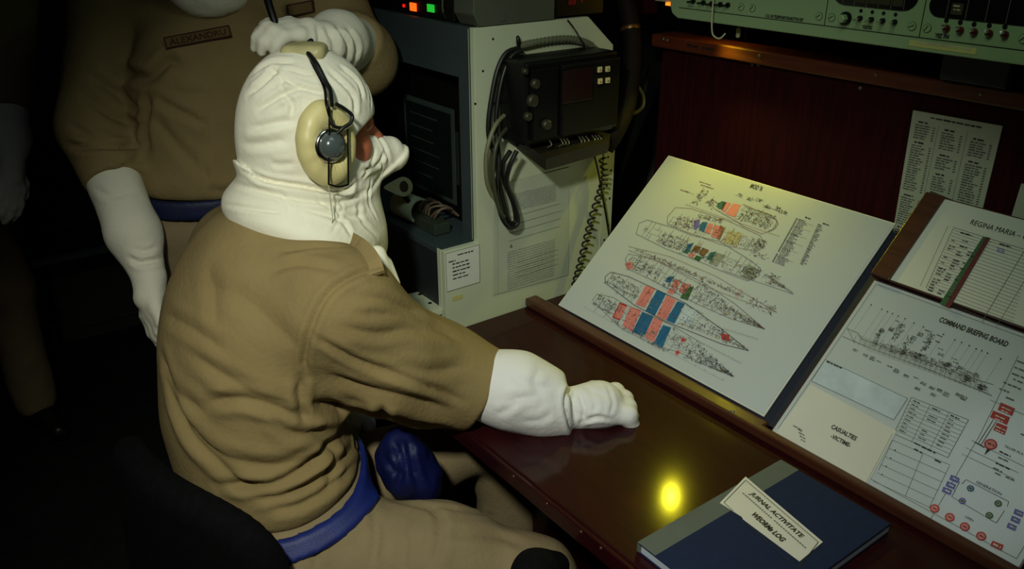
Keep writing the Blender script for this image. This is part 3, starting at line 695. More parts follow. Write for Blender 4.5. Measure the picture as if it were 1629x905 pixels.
# ---------------- typed list on the partition, grey card, right sheet
t = thing('typed_list', 'long typed three column list taped to the red brown partition', 'paper', (-.707, 1.497, .99))
b = MB(); b.prism([(-.779, 1.497, .99), (-.629, 1.497, .99), (-.629, 1.497, 1.255), (-.787, 1.497, 1.253)], (0, .002, 0)); b.build('sheet', LISTP, t)
p = Print((-.787, 1.497, .99), ex, (0, 0, 1))
p.words(.035, .256, .125, .003, INK)
for ci, (u0, segs) in enumerate(((.010, ((.245, .215), (.208, .115), (.108, .05), (.044, .005))), (.060, ((.240, .205), (.195, .170), (.160, .130), (.120, .09))), (.112, ((.235, .205), (.195, .10), (.09, .03))))):
    for (va, vb) in segs:
        p.words(u0+.004, va, u0+.022, .0032, INK); v = va-.006
        while v > vb: p.words(u0, v, u0+random.uniform(.018, .030), .0026, INKG); p.words(u0+.033, v, u0+.037, .0026, INKG); v -= .0046
for u0 in (.052, .104): p.line((u0, .01), (u0, .245), .0005, INKG)
p.build(t)
o = MB().prism([(-.728, 1.488, 1.02), (-.680, 1.488, 1.07), (-.680, 1.488, 1.112), (-.722, 1.488, 1.118)], (0, .006, 0)).build('grey_card', BOXG, base=(-.705, 1.49, 1.02)); tag(o, 'small dull grey card standing between the list and state board', 'card')
o = MB().prism([(-.585, 1.497, 1.0), (-.42, 1.497, 1.0), (-.42, 1.497, 1.17), (-.578, 1.497, 1.168)], (0, .002, 0)).build('wall_notice', LISTP, base=(-.5, 1.497, 1.0)); tag(o, 'pale notice on the partition at the right edge, mostly out of view', 'paper')

# ================================================================== LOG BOOK
A0 = onz(1245, 730, .765); A1 = onz(1005, 858, .765); A2 = onz(1410, 838, .765)
eu = unit((A1-A0)*np.array([1, 1, 0])); 
x0, x1 = -.668, -.466; y0, y1 = .728, 1.052
x1 = onz(1410, 838, .768)[0]; x0 = onz(1245, 730, .768)[0]; y1 = onz(1245, 730, .768)[1]-.004; y0 = y1-.325
t = thing('log_book', 'navy cloth bound log book with grey spine tape lying on the desk', 'book', ((x0+x1)/2, (y0+y1)/2, .7505))
box('page_block', PAGES, (x0+.006, x1-.0005, y0+.001, y1-.001, .7530, .7650), t, bev=.001)
box('front_cover', NAVYB, (x0, x1, y0, y1, .7650, .7680), t, bev=.001)
box('back_cover', NAVYB, (x0, x1, y0, y1, .7505, .7530), t, bev=.001)
box('spine', GREYT, (x0-.002, x0+.006, y0, y1, .7505, .7680), t, bev=.002)
box('spine_tape', GREYT, (x0+.0, x0+.034, y0, y1, .76805, .7684), t)
p = Print((x0, y0, .7683), (1, 0, 0), (0, 1, 0), .0)
L0 = p.px(1145, 800); L1 = p.px(1186, 758); L2 = p.px(1309, 862); L3 = p.px(1272, 893)
lb = [L0, L1, L2, L3]; b = MB(); b.prism([(x0+a[0], y0+a[1], .76805) for a in (L0, L1, L2, L3, p.px(1182, 826), p.px(1180, 822))], (0, 0, .0004)); b.build('label', LABEL, t, label='torn white title label')
p.lift = .0003; cen = np.mean([L0, L1, L2, L3], 0)
du = np.array(L2)-np.array(L1); ang = (du[0], du[1]); dv = unit(np.array(L0)-np.array(L1)); du_ = unit(du)
def lp(a, b_): return tuple(np.array(L1)+du*a+(np.array(L0)-np.array(L1))*b_)
p.pl([lp(.03, .08), lp(.97, .08), lp(.97, .92), lp(.34, .92)], .0011, INK); p.pl([lp(.03, .08), lp(.03, .92), lp(.16, .92)], .0011, INK)
W = np.linalg.norm(du)
p.text('JURNAL ACTIVITATE', lp(.50, .24), .0085, INK, w=W*.66, d=du_, bold=.035)
for k, (a, b_) in enumerate(((.10, .50), (.52, .92))):
    pa = np.array(lp(a, .40)); pb = np.array(lp(b_, .40)); n_ = 14
    for j in range(n_): p.line(tuple(pa+(pb-pa)*(j+.1)/n_), tuple(pa+(pb-pa)*(j+.8)/n_), .0024, INKG)
p.text('WEORMs LOG', lp(.52, .62), .0095, INK, w=W*.40, d=du_, bold=.05)
p.build(t)

# ================================================================== CONSOLE
t = thing('intercom_console', 'pale green switch console fixed above the wooden rail', 'console', (-.3, 1.36, 1.388))
CY = 1.300
b = MB(); r_ = .02
prof = [(-1.196, 1.80), (-1.214, 1.80), (-1.214, 1.41), (-1.208, 1.396), (-1.193, 1.388), (.30, 1.388), (.30, 1.80)]
b = MB(); b.prism([(x_, CY, z_) for x_, z_ in prof[1:]], (0, .12, 0)); b.build('housing', CONS, t, bev=.002)
b = MB(); b.box(-1.214, .30, 1.42, 2.8-.002, 1.70, 1.80); b.build('mounting_bracket', BLACKM, t)
cp = lambda x_, y_: ony(x_, y_, CY)
# seams
g0 = cp(1083, 12)[2]; g0 = 1.408
box('seam', BLACK, (-1.19, .29, CY-.0006, CY+.001, g0-.0006, g0+.0006), t)
s1 = cp(1313, 30)[0]; s2 = cp(1464, 50)[0]
for s_ in (s1, s2, s2+.42): box('seam', BLACK, (s_-.0006, s_+.0006, CY-.0006, CY+.001, g0, 1.79), t)
# windows
def window(xa, xb, za, zb, cells, lit=()):
    n = 8; pts = []; r = (zb-za)/2; 
    for cx_, s_ in ((xb-r, -1), (xa+r, 1)):
        for k in range(n+1):
            a = -math.pi/2+math.pi*k/n if s_ == -1 else math.pi/2+math.pi*k/n
            pts.append((cx_+r*math.cos(a), CY-.0015, (za+zb)/2+r*math.sin(a)))
    wo = MB().prism(pts, (0, .003, 0)).build('display_window', WINB, t)
    for k in range(1, cells):
        xx = xa+(xb-xa)*k/cells; box('divider', GREYM, (xx-.0006, xx+.0006, CY-.0022, CY-.0012, za+.001, zb-.001), wo)
    for k in lit:
        xx = xa+(xb-xa)*(k+.5)/cells; box('legend_tile', WINL, (xx-.0085, xx+.0085, CY-.0024, CY-.0014, za+.006, zb-.012), wo)
        pp = Print((0, CY-.0025, 0), ex, (0, 0, 1), .0002); pp.words(xx-.006, (za+zb)/2+.001, xx+.006, .003, INKY, 1); pp.words(xx-.005, (za+zb)/2-.004, xx+.005, .0022, INKY, 1); pp.build(wo)
w1 = cp(1323, 8); w2 = cp(1458, 20); zb1 = cp(1385, 12)[2]
window(w1[0], w2[0], zb1, zb1+.045, 7, (2, 3, 4, 5))
w1 = cp(1477, 18); zb2 = cp(1540, 32)[2]
window(w1[0], w1[0]+.26, zb2, zb2+.034, 9, (1, 5))
MB().box(cp(1520, 2)[0], cp(1520, 2)[0]+.2, CY-.001, CY+.001, zb2+.040, zb2+.05).build('display_strip', WINB, t)
def round_at(nm, x_, y_, prof_, m, n=16):
    c = cp(x_, y_); return MB().lathe((c[0], CY, c[2]), (0, -1, 0), prof_, n).build(nm, m, t)
for x_, y_ in ((1179, 11), (1197, 13), (1303, 26), (1323, 28), (1451, 42), (1475, 45), (1628, 62)):
    f_ = round_at('fastener', x_, y_, [(.0062, -.001), (.0062, .0012), (.0050, .0022), (.0050, .0022)], CONS); c = cp(x_, y_)
    MB().lathe((c[0], CY, c[2]), (0, -1, 0), [(.0068, -.001), (.0068, .0006)], 20).build('fastener_ring', BLACK, t)
    an = random.uniform(.3, 1.2); dx, dz = .0045*math.cos(an), .0045*math.sin(an)
    b = MB(); b.obox((c[0]-dx, CY-.0028, c[2]-dz), (2*dx, 0, 2*dz), (-dz*.25, 0, dx*.25), (0, .001, 0)); b.build('slot', BLACK, f_)
c = cp(1346, 29)
kn = MB().lathe((c[0], CY, c[2]), (0, -1, 0), [(.0105, -.001), (.0105, .004), (.009, .006)], 24).build('rotary_knob', BLACK, t)
MB().lathe((c[0], CY, c[2]), (0, -1, 0), [(.0075, .005), (.0068, .015), (.005, .016)], 6, sm=False).build('knob_cap', CONS, kn)
for k, (x_, y_) in enumerate(((1369, 29), (1387, 31), (1405, 33), (1424, 35))):
    c = cp(x_, y_); s_ = MB().lathe((c[0], CY, c[2]), (0, -1, 0), [(.0042, -.001), (.0042, .004), (.003, .005)], 12).build('toggle_switch', BLACK, t)
    MB().tube([(c[0], CY-.004, c[2]), (c[0]-.001, CY-.016, c[2]-.002)], [.0012, .0022], 8, smooth=1).build('lever', SILVER, s_)
    c = cp(x_+1, y_-12); MB().lathe((c[0], CY, c[2]), (0, -1, 0), [(.0028, -.001), (.0028, .0012)], 12).build('indicator', BLACK, t)
RJ = mat('dark_red_jewel', (84, 26, 20), .2)
for k, (x_, y_) in enumerate(((1506, 45), (1528, 48), (1550, 51), (1574, 53), (1599, 55))):
    c = cp(x_, y_); s_ = MB().lathe((c[0], CY, c[2]), (0, -1, 0), [(.0055, -.001), (.0055, .003), (.004, .006), (.002, .007)], 14).build('push_button', RJ, t)
    MB().lathe((c[0]-.001, CY-.006, c[2]+.002), (0, -1, .4), [(.0026, 0), (.003, .004), (.0018, .007)], 10).build('lever', SILVER, s_)
    c = cp(x_, y_-12.5); MB().lathe((c[0], CY, c[2]), (0, -1, 0), [(.0034, -.001), (.0034, .0012)], 12).build('indicator', BLACK, t)
for x_, y_ in ((1104, 2), (1120, 4), (1133, 6), (1147, 7), (1159, 8)):
    c = cp(x_, y_); s_ = MB().lathe((c[0], CY, c[2]), (0, -1, 0), [(.0045, -.001), (.0045, .004)], 12).build('toggle_switch', BLACK, t)
    MB().tube([(c[0], CY-.003, c[2]), (c[0]-.005, CY-.014, c[2]-.001)], [.0014, .002], 8, smooth=1).build('lever', BLACK, s_)
p = Print((0, CY, 0), ex, (0, 0, 1), .0006)
def tx(s_, x_, y_, h_, w_, mt=INK): c = p.px(x_, y_); p.text(s_, c, h_, mt, w=w_, bold=.04)
tx('I.C.S. ON TELEPHONE PUSH-BUTTON SET', 1248, 28, .0052, .078)
tx('YEZ/YEZ', 1380, 43, .0050, .018); tx('YEZ 704', 1499, 57, .0060, .022)
a = p.px(1095, 10); p.words(a[0], a[1]+.0005, a[0]+.014, .002, INKG)
p.build(t)
c0 = cp(1448, 62); c1 = cp(1552, 88)
ta = box('tape_label', TAPE, (c0[0], c1[0], CY-.0008, CY+.0002, c1[2]+.001, c0[2]-.001), t)
p = Print((c0[0], CY-.0008, c1[2]), ex, (0, 0, 1), .0002); p.words(.012, .0085, .096, .005, INKY, 1); p.build(ta)
# cord hook, small plug, dark speaker behind
c0 = cp(1141, 0)
o = MB().tube([(c0[0], CY-.01, 1.50), (c0[0]+.001, CY-.012, 1.42), (c0[0]+.003, CY-.01, 1.375), (c0[0]+.012, CY-.008, 1.364), (c0[0]+.022, CY-.006, 1.364), (c0[0]+.030, CY-.004, 1.373)], .0016, 8).build('hook_cord', WIRE, base=tuple((c0[0], CY, 1.40)))
tag(o, 'thin cream cord hooked below the left of the green console', 'cord')
c = ony(1174, 58, 1.37); o = MB().lathe((c[0], 1.37, c[2]+.034), (0, 0, -1), [(.0012, 0), (.0012, .018), (.004, .02), (.0045, .034), (.003, .036)], 12).build('pull_switch', WIRE, base=(c[0], 1.37, c[2])); tag(o, 'small cream pull switch hanging under the green console', 'switch')
c = ony(1500, 92, 1.44); o = box('speaker_box', RACKD, (c[0], c[0]+.11, 1.44, 1.462, 1.325, 1.39), bev=.002); tag(o, 'dull dark box behind the gap below the tape label', 'box')

# warm chart lamp above the left end of the rail
t = thing('chart_lamp', 'small shaded lamp with cream hood at the left end above the rail', 'lamp', (-1.25, 1.62, 0))
LP = np.array([-1.223, 1.475, 1.382])
MB().lathe(LP+np.array([0, .004, .026]), (0.0, -.15, -1), [(.010, 0), (.014, .004), (.024, .012), (.026, .020)], 20).build('lamp_hood', WIRE, t)
MB().lathe(LP+np.array([0, 0, .010]), (0, -.15, -1), [(.004, -.006), (.008, .0), (.011, .008), (.008, .016), (.002, .019)], 14).build('bulb', BULB, t)
MB().tube([LP+np.array([0, .004, .024]), LP+np.array([-.02, .03, .04]), LP+np.array([-.03, .10, .03]), (LP[0]-.03, 1.60, 1.2), (LP[0]-.03, 1.62, .0)], .006, 8).build('lamp_arm', BLACKM, t)
lb_ = light('chart_lamp_light', 'SPOT', tuple(LP+np.array([0, -.022, -.014])), (-1.03, 1.20, .95), 5.4, (1.0, .90, .03), .010, 108, .9)
t = thing('wall_fixture', 'cream wall fixture with an orange lit strip beside the green console', 'lamp', (-1.30, 1.36, 1.39))
c0 = ony(1036, 2, 1.38); c1 = ony(1068, 8, 1.38)
MB().box(c0[0]+.006, c1[0]+.002, 1.38, 1.44, c1[2]+.004, c1[2]+.10).build('cover', WIRE, t, bev=.004)
MB().box(c1[0]-.016, c1[0]+.0, 1.379, 1.42, c1[2]-.002, c1[2]+.004).build('lit_strip', GLOW, t)
MB().box(c0[0]+.01, c0[0]+.03, 1.44, 2.8, c1[2]+.05, c1[2]+.08).build('bracket', BLACKM, t)

# ================================================================== EQUIPMENT RACK
RX = -1.386
rk = thing('equipment_rack', 'tall equipment rack with whitish painted side and dark blue front left of the desk', 'cabinet', (-1.7, 1.15, 0))
b = MB(); b.prism([(RX-.014, .864, 0), (RX-.014, .864, .936), (RX-.014, .948, .936), (RX-.014, .948, 1.376), (RX-.014, 1.240, 1.376), (RX-.014, 1.315, 1.312), (RX-.014, 1.335, 0)], (.014, 0, 0)); b.build('side_panel', RACKW, rk, bev=.001, label='whitish painted side panel')
b = MB(); b.prism([(-2.20, .864, 0), (-2.20, .864, .936), (-2.20, .948, .936), (-2.20, .948, 1.376), (-2.20, 1.240, 1.376), (-2.20, 1.335, 1.30), (-2.20, 1.335, 0)], (.014, 0, 0)); b.build('side_panel', RACKD, rk, bev=.001)
box('front_stile', RACKB, (-1.440, RX-.0135, .9455, .962, .930, 1.376), rk, bev=.0015)
box('front_stile', RACKD, (-2.185, -1.835, .9455, .962, .930, 1.376), rk, bev=.0015)
box('front_rail', RACKB, (-1.8345, -1.4405, .9455, .962, 1.276, 1.376), rk)
box('top_panel', RACKD, (-2.185, RX-.0145, .9625, 1.25, 1.360, 1.375), rk)
box('back_panel', RACKD, (-2.185, RX-.0145, 1.31, 1.325, 0, 1.30), rk)
box('lower_front', RACKD, (-2.185, RX-.0145, .8655, .885, .0, .920), rk)
box('lower_shelf', RACKB, (-2.185, RX-.0145, .8655, 1.31, .9205, .9355), rk, bev=.0015)
box('edge_strip', RACKW, (RX-.026, RX-.0142, .8625, .8652, .02, .936), rk)
box('edge_strip', RACKW, (-1.4005, RX-.0142, .9445, .9453, .94, 1.374), rk)
# monitor inside
mn = thing('rack_monitor', 'dark computer monitor set back inside the rack opening', 'monitor', (-1.64, 1.05, .936))
box('housing', BLACK, (-1.79, -1.49, 1.008, 1.20, .937, 1.243), mn, bev=.006)
box('bezel', BLACK, (-1.785, -1.495, .996, 1.0078, .942, 1.238), mn, bev=.004)
box('screen_border', SCRF, (-1.752, -1.536, .9945, .9965, .968, 1.186), mn, bev=.001)
box('screen', SCR, (-1.740, -1.549, .9925, .9943, .980, 1.174), mn)
p = Print((-1.74, .9925, .98), ex, (0, 0, 1), .0004)
GL = mat('dim_screen_text', (52, 66, 56), .5)
for k in range(6): p.words(.02, .17-.028*k, .02+random.uniform(.07, .13), .003, GL)
p.build(mn)
MB().lathe((-1.765, .996, 1.212), (0, -1, 0), [(.002, 0), (.002, .002), (.001, .003)], 8).build('indicator', SILVER, mn)
MB().box(-1.53, -1.522, .992, .996, 1.02, 1.14).build('control_strip', RACKD, mn)
# things on the lower shelf
c = P(628, 328, 1.90)
o = MB().lathe((c[0]-.035, .905, .966), (1, .10, 0), [(.0, 0), (.029, 0), (.029, .075), (.024, .076), (.022, .01)], 24).build('paper_roll', RACKW, base=(c[0], .905, .937)); tag(o, 'pale grey paper roll lying on the rack shelf beside the hood', 'roll')
tg = P(641, 297, 1.86)
def ringtag():
    n = 28; V = []; F = []; f_ = unit(-ray(641, 297)); a = unit(np.cross([0, 0, 1], f_)); b_ = np.cross(f_, a)
    out = []; inn = []
    for k in range(n):
        an = 2*math.pi*k/n; r = .0215; x_, y_ = r*math.cos(an), r*math.sin(an)
        if x_ < -.004: x_ = x_*1.0-.020*max(0, (-x_-.004)/.0175)**1.2; y_ *= (1-.55*max(0, (-x_-.004)/.040))
        out.append((x_, y_)); inn.append((.0095*math.cos(an)+.002, .0125*math.sin(an)))
    for d in (0, -.006):
        for pts in (out, inn): V += [tg+a*x_+b_*y_+f_*d for x_, y_ in pts]
    for k in range(n):
        j = (k+1) % n
        F += [(k, j, n+j, n+k), (2*n+j, 2*n+k, 3*n+k, 3*n+j), (j, k, 2*n+k, 2*n+j), (n+k, n+j, 3*n+j, 3*n+k)]
    return MB().add(V, F)
tb = thing('cord_spool', 'cream ring with dark centre above the roll beside the hood', 'spool', (tg[0], tg[1], .937))
ringtag().build('ring', WIRE, tb)
MB().lathe(tg-unit(-ray(641, 297))*.008, -ray(641, 297), [(.011, 0), (.0115, .004), (.0105, .005)], 16).build('core', mat('brown_core', (58, 30, 20), .6), tb)
MB().tube([tg-unit(-ray(641, 297))*.006+np.array([0, 0, -.02]), (tg[0]-.004, tg[1]+.02, .98), (tg[0]-.006, tg[1]+.04, .9365)], .005, 8).build('stand', BLACK, tb)
c = P(684, 350, 1.92); o = box('small_case', mat('dark_green_case', (40, 50, 38), .5), (-1.60, -1.47, .895, .935, .937, .962), bev=.002); tag(o, 'low dark green case lying on the rack shelf beneath the monitor', 'case')
b = MB()
for k in range(7):
    a = np.array([-1.575+.012*k, .915, .965]); b.tube([a, a+np.array([random.uniform(-.01, .02), .005, .018]), a+np.array([random.uniform(-.01, .03), .03, .022]), a+np.array([.02, .05, .0])], .003, 6, smooth=3)
o = b.build('tangled_cable', mat('brown_grey_cable', (88, 72, 56), .5), base=(-1.54, .915, .962)); o['kind'] = 'stuff'; tag(o, 'small tangle of brownish cable on the green case', 'cable')
# bracket with two holes
t = thing('slide_bracket', 'pale grey steel bracket with two holes on the rack front behind the shoulder', 'bracket', (-1.45, .83, .775))
c = onx(690, 497, -1.43)
pl_ = [onz(649, 467, .80), onz(684, 460, .80), onz(704, 492, .80), onz(672, 499, .80)]
b = MB(); b.prism(pl_, (0, 0, -.012)); b.build('plate', RACKW, t, bev=.001)
pl2 = [onz(676, 500, .786), onz(705, 493, .786), (RX-.02, .862, .786), (-1.50, .862, .786)]; b = MB(); b.prism(pl2, (0, 0, -.05)); b.build('flange', RACKW, t)
for x_, y_ in ((668, 468), (684, 482)): c = onz(x_, y_, .8003); MB().lathe(c, (0, 0, 1), [(.0045, -.0005), (.0045, .0006)], 12).build('hole', BLACK, t)
# documents on the rack side
t = thing('document_sleeve', 'grey document sheet in a clear sleeve on the white rack side below the black unit', 'paper', (RX+.001, 1.09, .80))
pp = [onx(785, 296, RX+.001), onx(905, 266, RX+.001), onx(904, 437, RX+.001), onx(785, 469, RX+.001)]
b = MB(); b.prism([tuple(a) for a in pp], (.0012, 0, 0)); b.build('sleeve', SLEEVE, t)
p = Print((RX+.0023, 0, 0), (0, 1, 0), (0, 0, 1), .0004)
v0, v1 = .80, 1.05
for k in range(9): z = 1.025-k*.0045; p.words(1.025, z, 1.16, .0026, INKL)
for k in range(4): p.line((1.03, .975-k*.018), (1.175, .978-k*.018), .0008, INKG)
p.poly([(1.031, .905), (1.040, .905), (1.0355, .914)], INKG)
for k in range(16): z = .895-k*.0058; p.words(1.025, z, 1.16, .0028, INKL)
for k in range(4): p.line((1.05, .865-k*.012), (1.17, .868-k*.012), .0007, INKG)
p.line((.999, .805), (.999, 1.03), .0006, INKL); p.build(t)
t = thing('instruction_card', 'small white instruction card on the lower front corner of the rack side', 'card', (RX+.001, .91, .845))
b = MB(); b.box(RX+.0004, RX+.0016, .866, .951, .845, .932); b.build('card', PAPER, t)
p = Print((RX+.0017, 0, 0), (0, 1, 0), (0, 0, 1), .0003)
p.words(.895, .922, .935, .0035, INK); p.words(.873, .911, .890, .0032, INK)
for k in range(5): p.words(.882, .904-.0085*k, .882+random.uniform(.03, .045), .0032, INK)
p.frame(.866, .845, .951, .932, .0008, INKG); p.build(t)
o = box('small_label', TAPE, (RX+.0004, RX+.0010, .880, .906, .818, .828)); tag(o, 'faded yellowish strip label under the instruction card', 'label'); 
for (x_, y_) in ((768, 113), (784, 62), (756, 165)):
    c = onx(x_, y_, RX); MB().lathe((RX, c[1], c[2]), (1, 0, 0), [(.0022, -.001), (.0022, .0012)], 8).build('rivet', BLACK, rk)
# perforated strip at the rear edge of the side
b = MB(); b.box(RX+.0002, RX+.003, 1.300, 1.333, .76, 1.10); o = b.build('cable_tray', RACKW, rk)
for k in range(9): c = .79+k*.034; MB().lathe((RX+.003, 1.318+(.006 if k % 2 else -.005), c), (1, 0, 0), [(.003, -.0005), (.003, .0005)], 8).build('hole', BLACK, o)

# ---------------- black intercom unit on the rack side
IX = -1.300
t = thing('wall_intercom', 'black wall unit with four cream buttons mounted on the rack side', 'intercom', (RX+.04, 1.18, 1.09))
ya = onx(803, 180, RX)[1]-.014; yb = onx(980, 150, IX)[1]; zt = onx(890, 93, IX)[2]; zb_ = onx(880, 225, IX)[2]
box('case', BLACK, (RX+.0008, IX, ya, yb, zb_, zt), t, bev=.006)
ym = onx(885, 150, IX)[1]
box('left_cover', BLACKM, (IX+.0004, IX+.010, ya+.01, ym, zb_+.01, zt-.012), t, bev=.004)
box('right_cover', BLACK, (IX+.0004, IX+.014, ym+.004, yb-.004, zb_+.01, zt-.010), t, bev=.004)
w0 = onx(895, 113, IX+.014); w1_ = onx(941, 157, IX+.014)
box('display_window', mat('dim_red_display', (34, 16, 14), .25), (IX+.0142, IX+.0155, w0[1], w1_[1], w1_[2], w0[2]), t, bev=.0006)
box('display_rim', BLACKM, (IX+.0135, IX+.0146, w0[1]-.003, w1_[1]+.003, w1_[2]-.003, w0[2]+.003), t)
for (x_, y_) in ((953.5, 110.5), (966, 109.5), (954, 129), (966, 127.5)):
    c = onx(x_, y_, IX+.015); kb = box('button', CREAM, (IX+.0142, IX+.0185, c[1]-.0052, c[1]+.0052, c[2]-.0055, c[2]+.0055), t, bev=.0008)
    MB().prism([(IX+.0186, c[1]-.0025, c[2]+.001), (IX+.0186, c[1]+.0025, c[2]-.001), (IX+.0186, c[1], c[2]-.003)], (.0004, 0, 0)).build('symbol', INKR if x_ < 960 else INK, kb)
for (x_, y_, r_) in ((846, 160, .013), (868, 198, .011), (833, 113, .006), (850, 133, .010), (838, 185, .009)):
    c = onx(x_, y_, IX+.01); MB().lathe((IX+.010, c[1], c[2]), (1, 0, 0), [(r_, 0), (r_, .006), (r_*.7, .010), (r_*.5, .010)], 14).build('plug', mat('dull_olive_plug', (44, 42, 28), .45), t)
for (x_, y_) in ((803, 101), (805, 160), (807, 218)): 
    c = onx(x_, y_, RX+.004); MB().lathe((RX+.001, c[1]-.004, c[2]), (1, 0, 0), [(.0045, 0), (.004, .006), (.002, .008)], 10).build('mounting_bolt', SILVER, t)
# lower tray with connectors
tr = [onx(822, 238, IX+.02), onx(868, 273, IX+.03), onx(966, 242, IX+.02), onx(965, 205, IX+.0), onx(822, 222, IX+.0)]
za = onx(860, 240, IX+.02)[2]
b = MB(); pr_ = [onx(822, 236, RX+.002), onx(868, 271, IX+.03), onx(966, 243, IX+.03), onx(975, 215, RX+.002)]
b.prism(pr_, (0, 0, .024)); b.build('lower_tray', mat('dark_brown_metal', (30, 26, 18), .45), t)
box('terminal_block', BLACK, (RX+.001, IX-.004, ya+.03, yb-.006, za+.010, zb_-.0005), t, bev=.002)
for k, x_ in enumerate((879, 897, 902, 907, 927, 932, 938, 948, 953, 958)):
    c = onx(x_, 231-(x_-880)*.10, IX+.012); MB().tube([(IX-.004, c[1], c[2]-.008), (IX+.008, c[1]+.001, c[2]), (IX-.004, c[1]+.003, c[2]+.008)], .0016, 6, smooth=4).build('terminal_clip', mat('tinned_clip', (120, 118, 92), .35, metal=.5), t)

def cable(name, pts, r, m, label, cat='cable', smooth=7, group=None):
    o = MB().tube([onx(a[0], a[1], a[2]) if len(a) == 3 else a[3] for a in pts], r, 8, smooth=smooth)
    v = np.array(o.v); o = o.build(name, m, base=(v[:, 0].mean(), v[:, 1].mean(), v[:, 2].min())); tag(o, label, cat, group); return o
C1 = RX+.012
cable('ribbed_conduit', [(826, 74, C1), (850, 68, C1), (880, 63, C1), (908, 62, C1), (930, 67, C1), (948, 78, C1)], .0065, mat('ribbed_grey_conduit', (96, 98, 78), .5), 'ribbed grey conduit arching along the top of the black unit', 'conduit')
b = MB()
cc = catmull([onx(a, b_, C1) for a, b_ in ((832, 72), (850, 68), (880, 63), (908, 62), (930, 67), (944, 75))], 5)
for i in range(0, len(cc)-1, 1):
    d = unit(cc[i+1]-cc[i]); b.lathe(cc[i], d, [(.0075, -.0012), (.0079, 0), (.0075, .0012)], 12)
o = b.build('ribbed_conduit_rings', RACKW); bpy.data.objects.remove(o)
for i in range(0, len(cc)-1, 1):
    pass
cond = bpy.data.objects['ribbed_conduit']
for i in range(0, len(cc)-1):
    d = unit(cc[i+1]-cc[i]); MB().lathe(cc[i], d, [(.0072, -.0014), (.0080, 0), (.0072, .0014)], 12).build('rib', cond.data.materials[0], cond)
c = onx(826, 62, C1); MB().lathe(onx(826, 74, C1), (0, -.2, 1), [(.005, -.012), (.005, .008), (.0035, .02), (.001, .022)], 10).build('end_clip', BLACKM, cond)
cable('black_cable', [(828, 76, C1), (806, 84, C1), (792, 110, C1), (783, 150, C1), (777, 195, C1), (779, 225, C1), (788, 250, C1+.01), (796, 300, C1+.012), (808, 350, C1+.012), (820, 352, C1+.012), (817, 325, C1+.012), (803, 290, C1+.012), (800, 262, C1+.02), (812, 240, C1+.03)], .0052, RUBBER, 'thick black cable looping down the left of the black wall unit, outermost')
cable('black_cable', [(830, 80, C1+.01), (812, 92, C1+.008), (799, 125, C1+.008), (791, 170, C1+.008), (789, 210, C1+.01), (794, 260, C1+.022), (790, 305, C1+.022), (798, 345, C1+.024), (812, 362, C1+.024), (824, 352, C1+.024), (816, 318, C1+.024), (806, 290, C1+.03), (812, 262, C1+.04), (822, 240, C1+.045)], .0050, RUBBER, 'black cable looping down the left of the black wall unit, hanging lowest')
cable('grey_cable', [(802, 184, C1+.006), (789, 198, C1+.018), (778, 225, C1+.022), (773, 255, C1+.022), (775, 290, C1+.022), (784, 312, C1+.022), (792, 314, C1+.03)], .0046, mat('olive_grey_cable', (108, 108, 78), .45), 'olive grey cable curving out from the left side of the black wall unit')
cable('grey_cable', [(806, 205, C1+.012), (793, 222, C1+.03), (786, 250, C1+.034), (785, 290, C1+.036), (793, 330, C1+.036), (802, 345, C1+.036)], .0042, mat('dark_olive_cable', (58, 60, 42), .45), 'dark olive cable curving down beside the paler grey cable')
cable('thin_wire', [(903, 32, RX+.004), (913, 45, RX+.008), (922, 60, RX+.022), (930, 72, RX+.02), (938, 84, RX+.03)], .0018, RUBBER, 'thin black wire crossing the ribbed conduit on the rack top corner')
box('cable_clip', GREYM, (RX+.0002, RX+.003, onx(776, 165, RX)[1], onx(790, 165, RX)[1], onx(780, 167, RX)[2], onx(780, 163, RX)[2]), rk)
# coiled handset cord and straight cord
pts = []; path = catmull([onx(a, b_, RX+.028) for a, b_ in ((958, 250), (962, 280), (955, 305), (942, 345), (932, 385), (922, 425), (914, 455))], 10)
n_ = 520; pa = np.array(path); cum = np.linspace(0, 1, len(pa))
for k in range(n_):
    s_ = k/(n_-1); c = np.array([np.interp(s_, cum, pa[:, i]) for i in range(3)]); an = 2*math.pi*20*s_
    pts.append(c+np.array([math.cos(an)*.0072, math.sin(an)*.0072, 0]))
v = np.array(pts); o = MB().tube(pts, .0023, 6, smooth=1).build('coiled_cord', RUBBER, base=(v[:, 0].mean(), v[:, 1].mean(), v[:, 2].min())); tag(o, 'black coiled cord hanging from the black wall unit to the desk', 'cord')
cable('straight_cord', [(945, 245, RX+.02), (952, 275, RX+.02), (958, 310, RX+.02), (966, 355, RX+.015), (972, 400, RX+.012)], .0022, RUBBER, 'straight thin black cord hanging beside the coiled one', 'cord')

# ---------------- on top of the rack
t = thing('radio_unit', 'black radio unit with orange and green lit keys on the rack top', 'radio', (-1.66, 1.06, 1.377))
box('case', BLACK, (-1.86, -1.47, .958, 1.16, 1.377, 1.46), t, bev=.003)
for nm, x_, y_, wd, hg, m in (('lit_key', 658, 11, .012, .008, ORL), ('lit_key', 686, 13, .0125, .0075, GRL), ('led', 643, 9, .003, .003, RDL)):
    c = ony(x_, y_, .958); box(nm, m, (c[0]-wd, c[0]+wd, .9555, .9585, max(1.379, c[2]-hg), c[2]+hg), t, label=('orange lit key' if m is ORL else 'green lit key' if m is GRL else None))
MB().tube([(-1.495, .957, 1.385), (-1.488, .945, 1.40), (-1.480, .945, 1.44), (-1.478, .957, 1.455)], .003, 8).build('handle', SILVER, t)
t = thing('grey_metal_box', 'plain grey metal box standing on the front corner of the rack top', 'box', (-1.43, 1.04, 1.377))
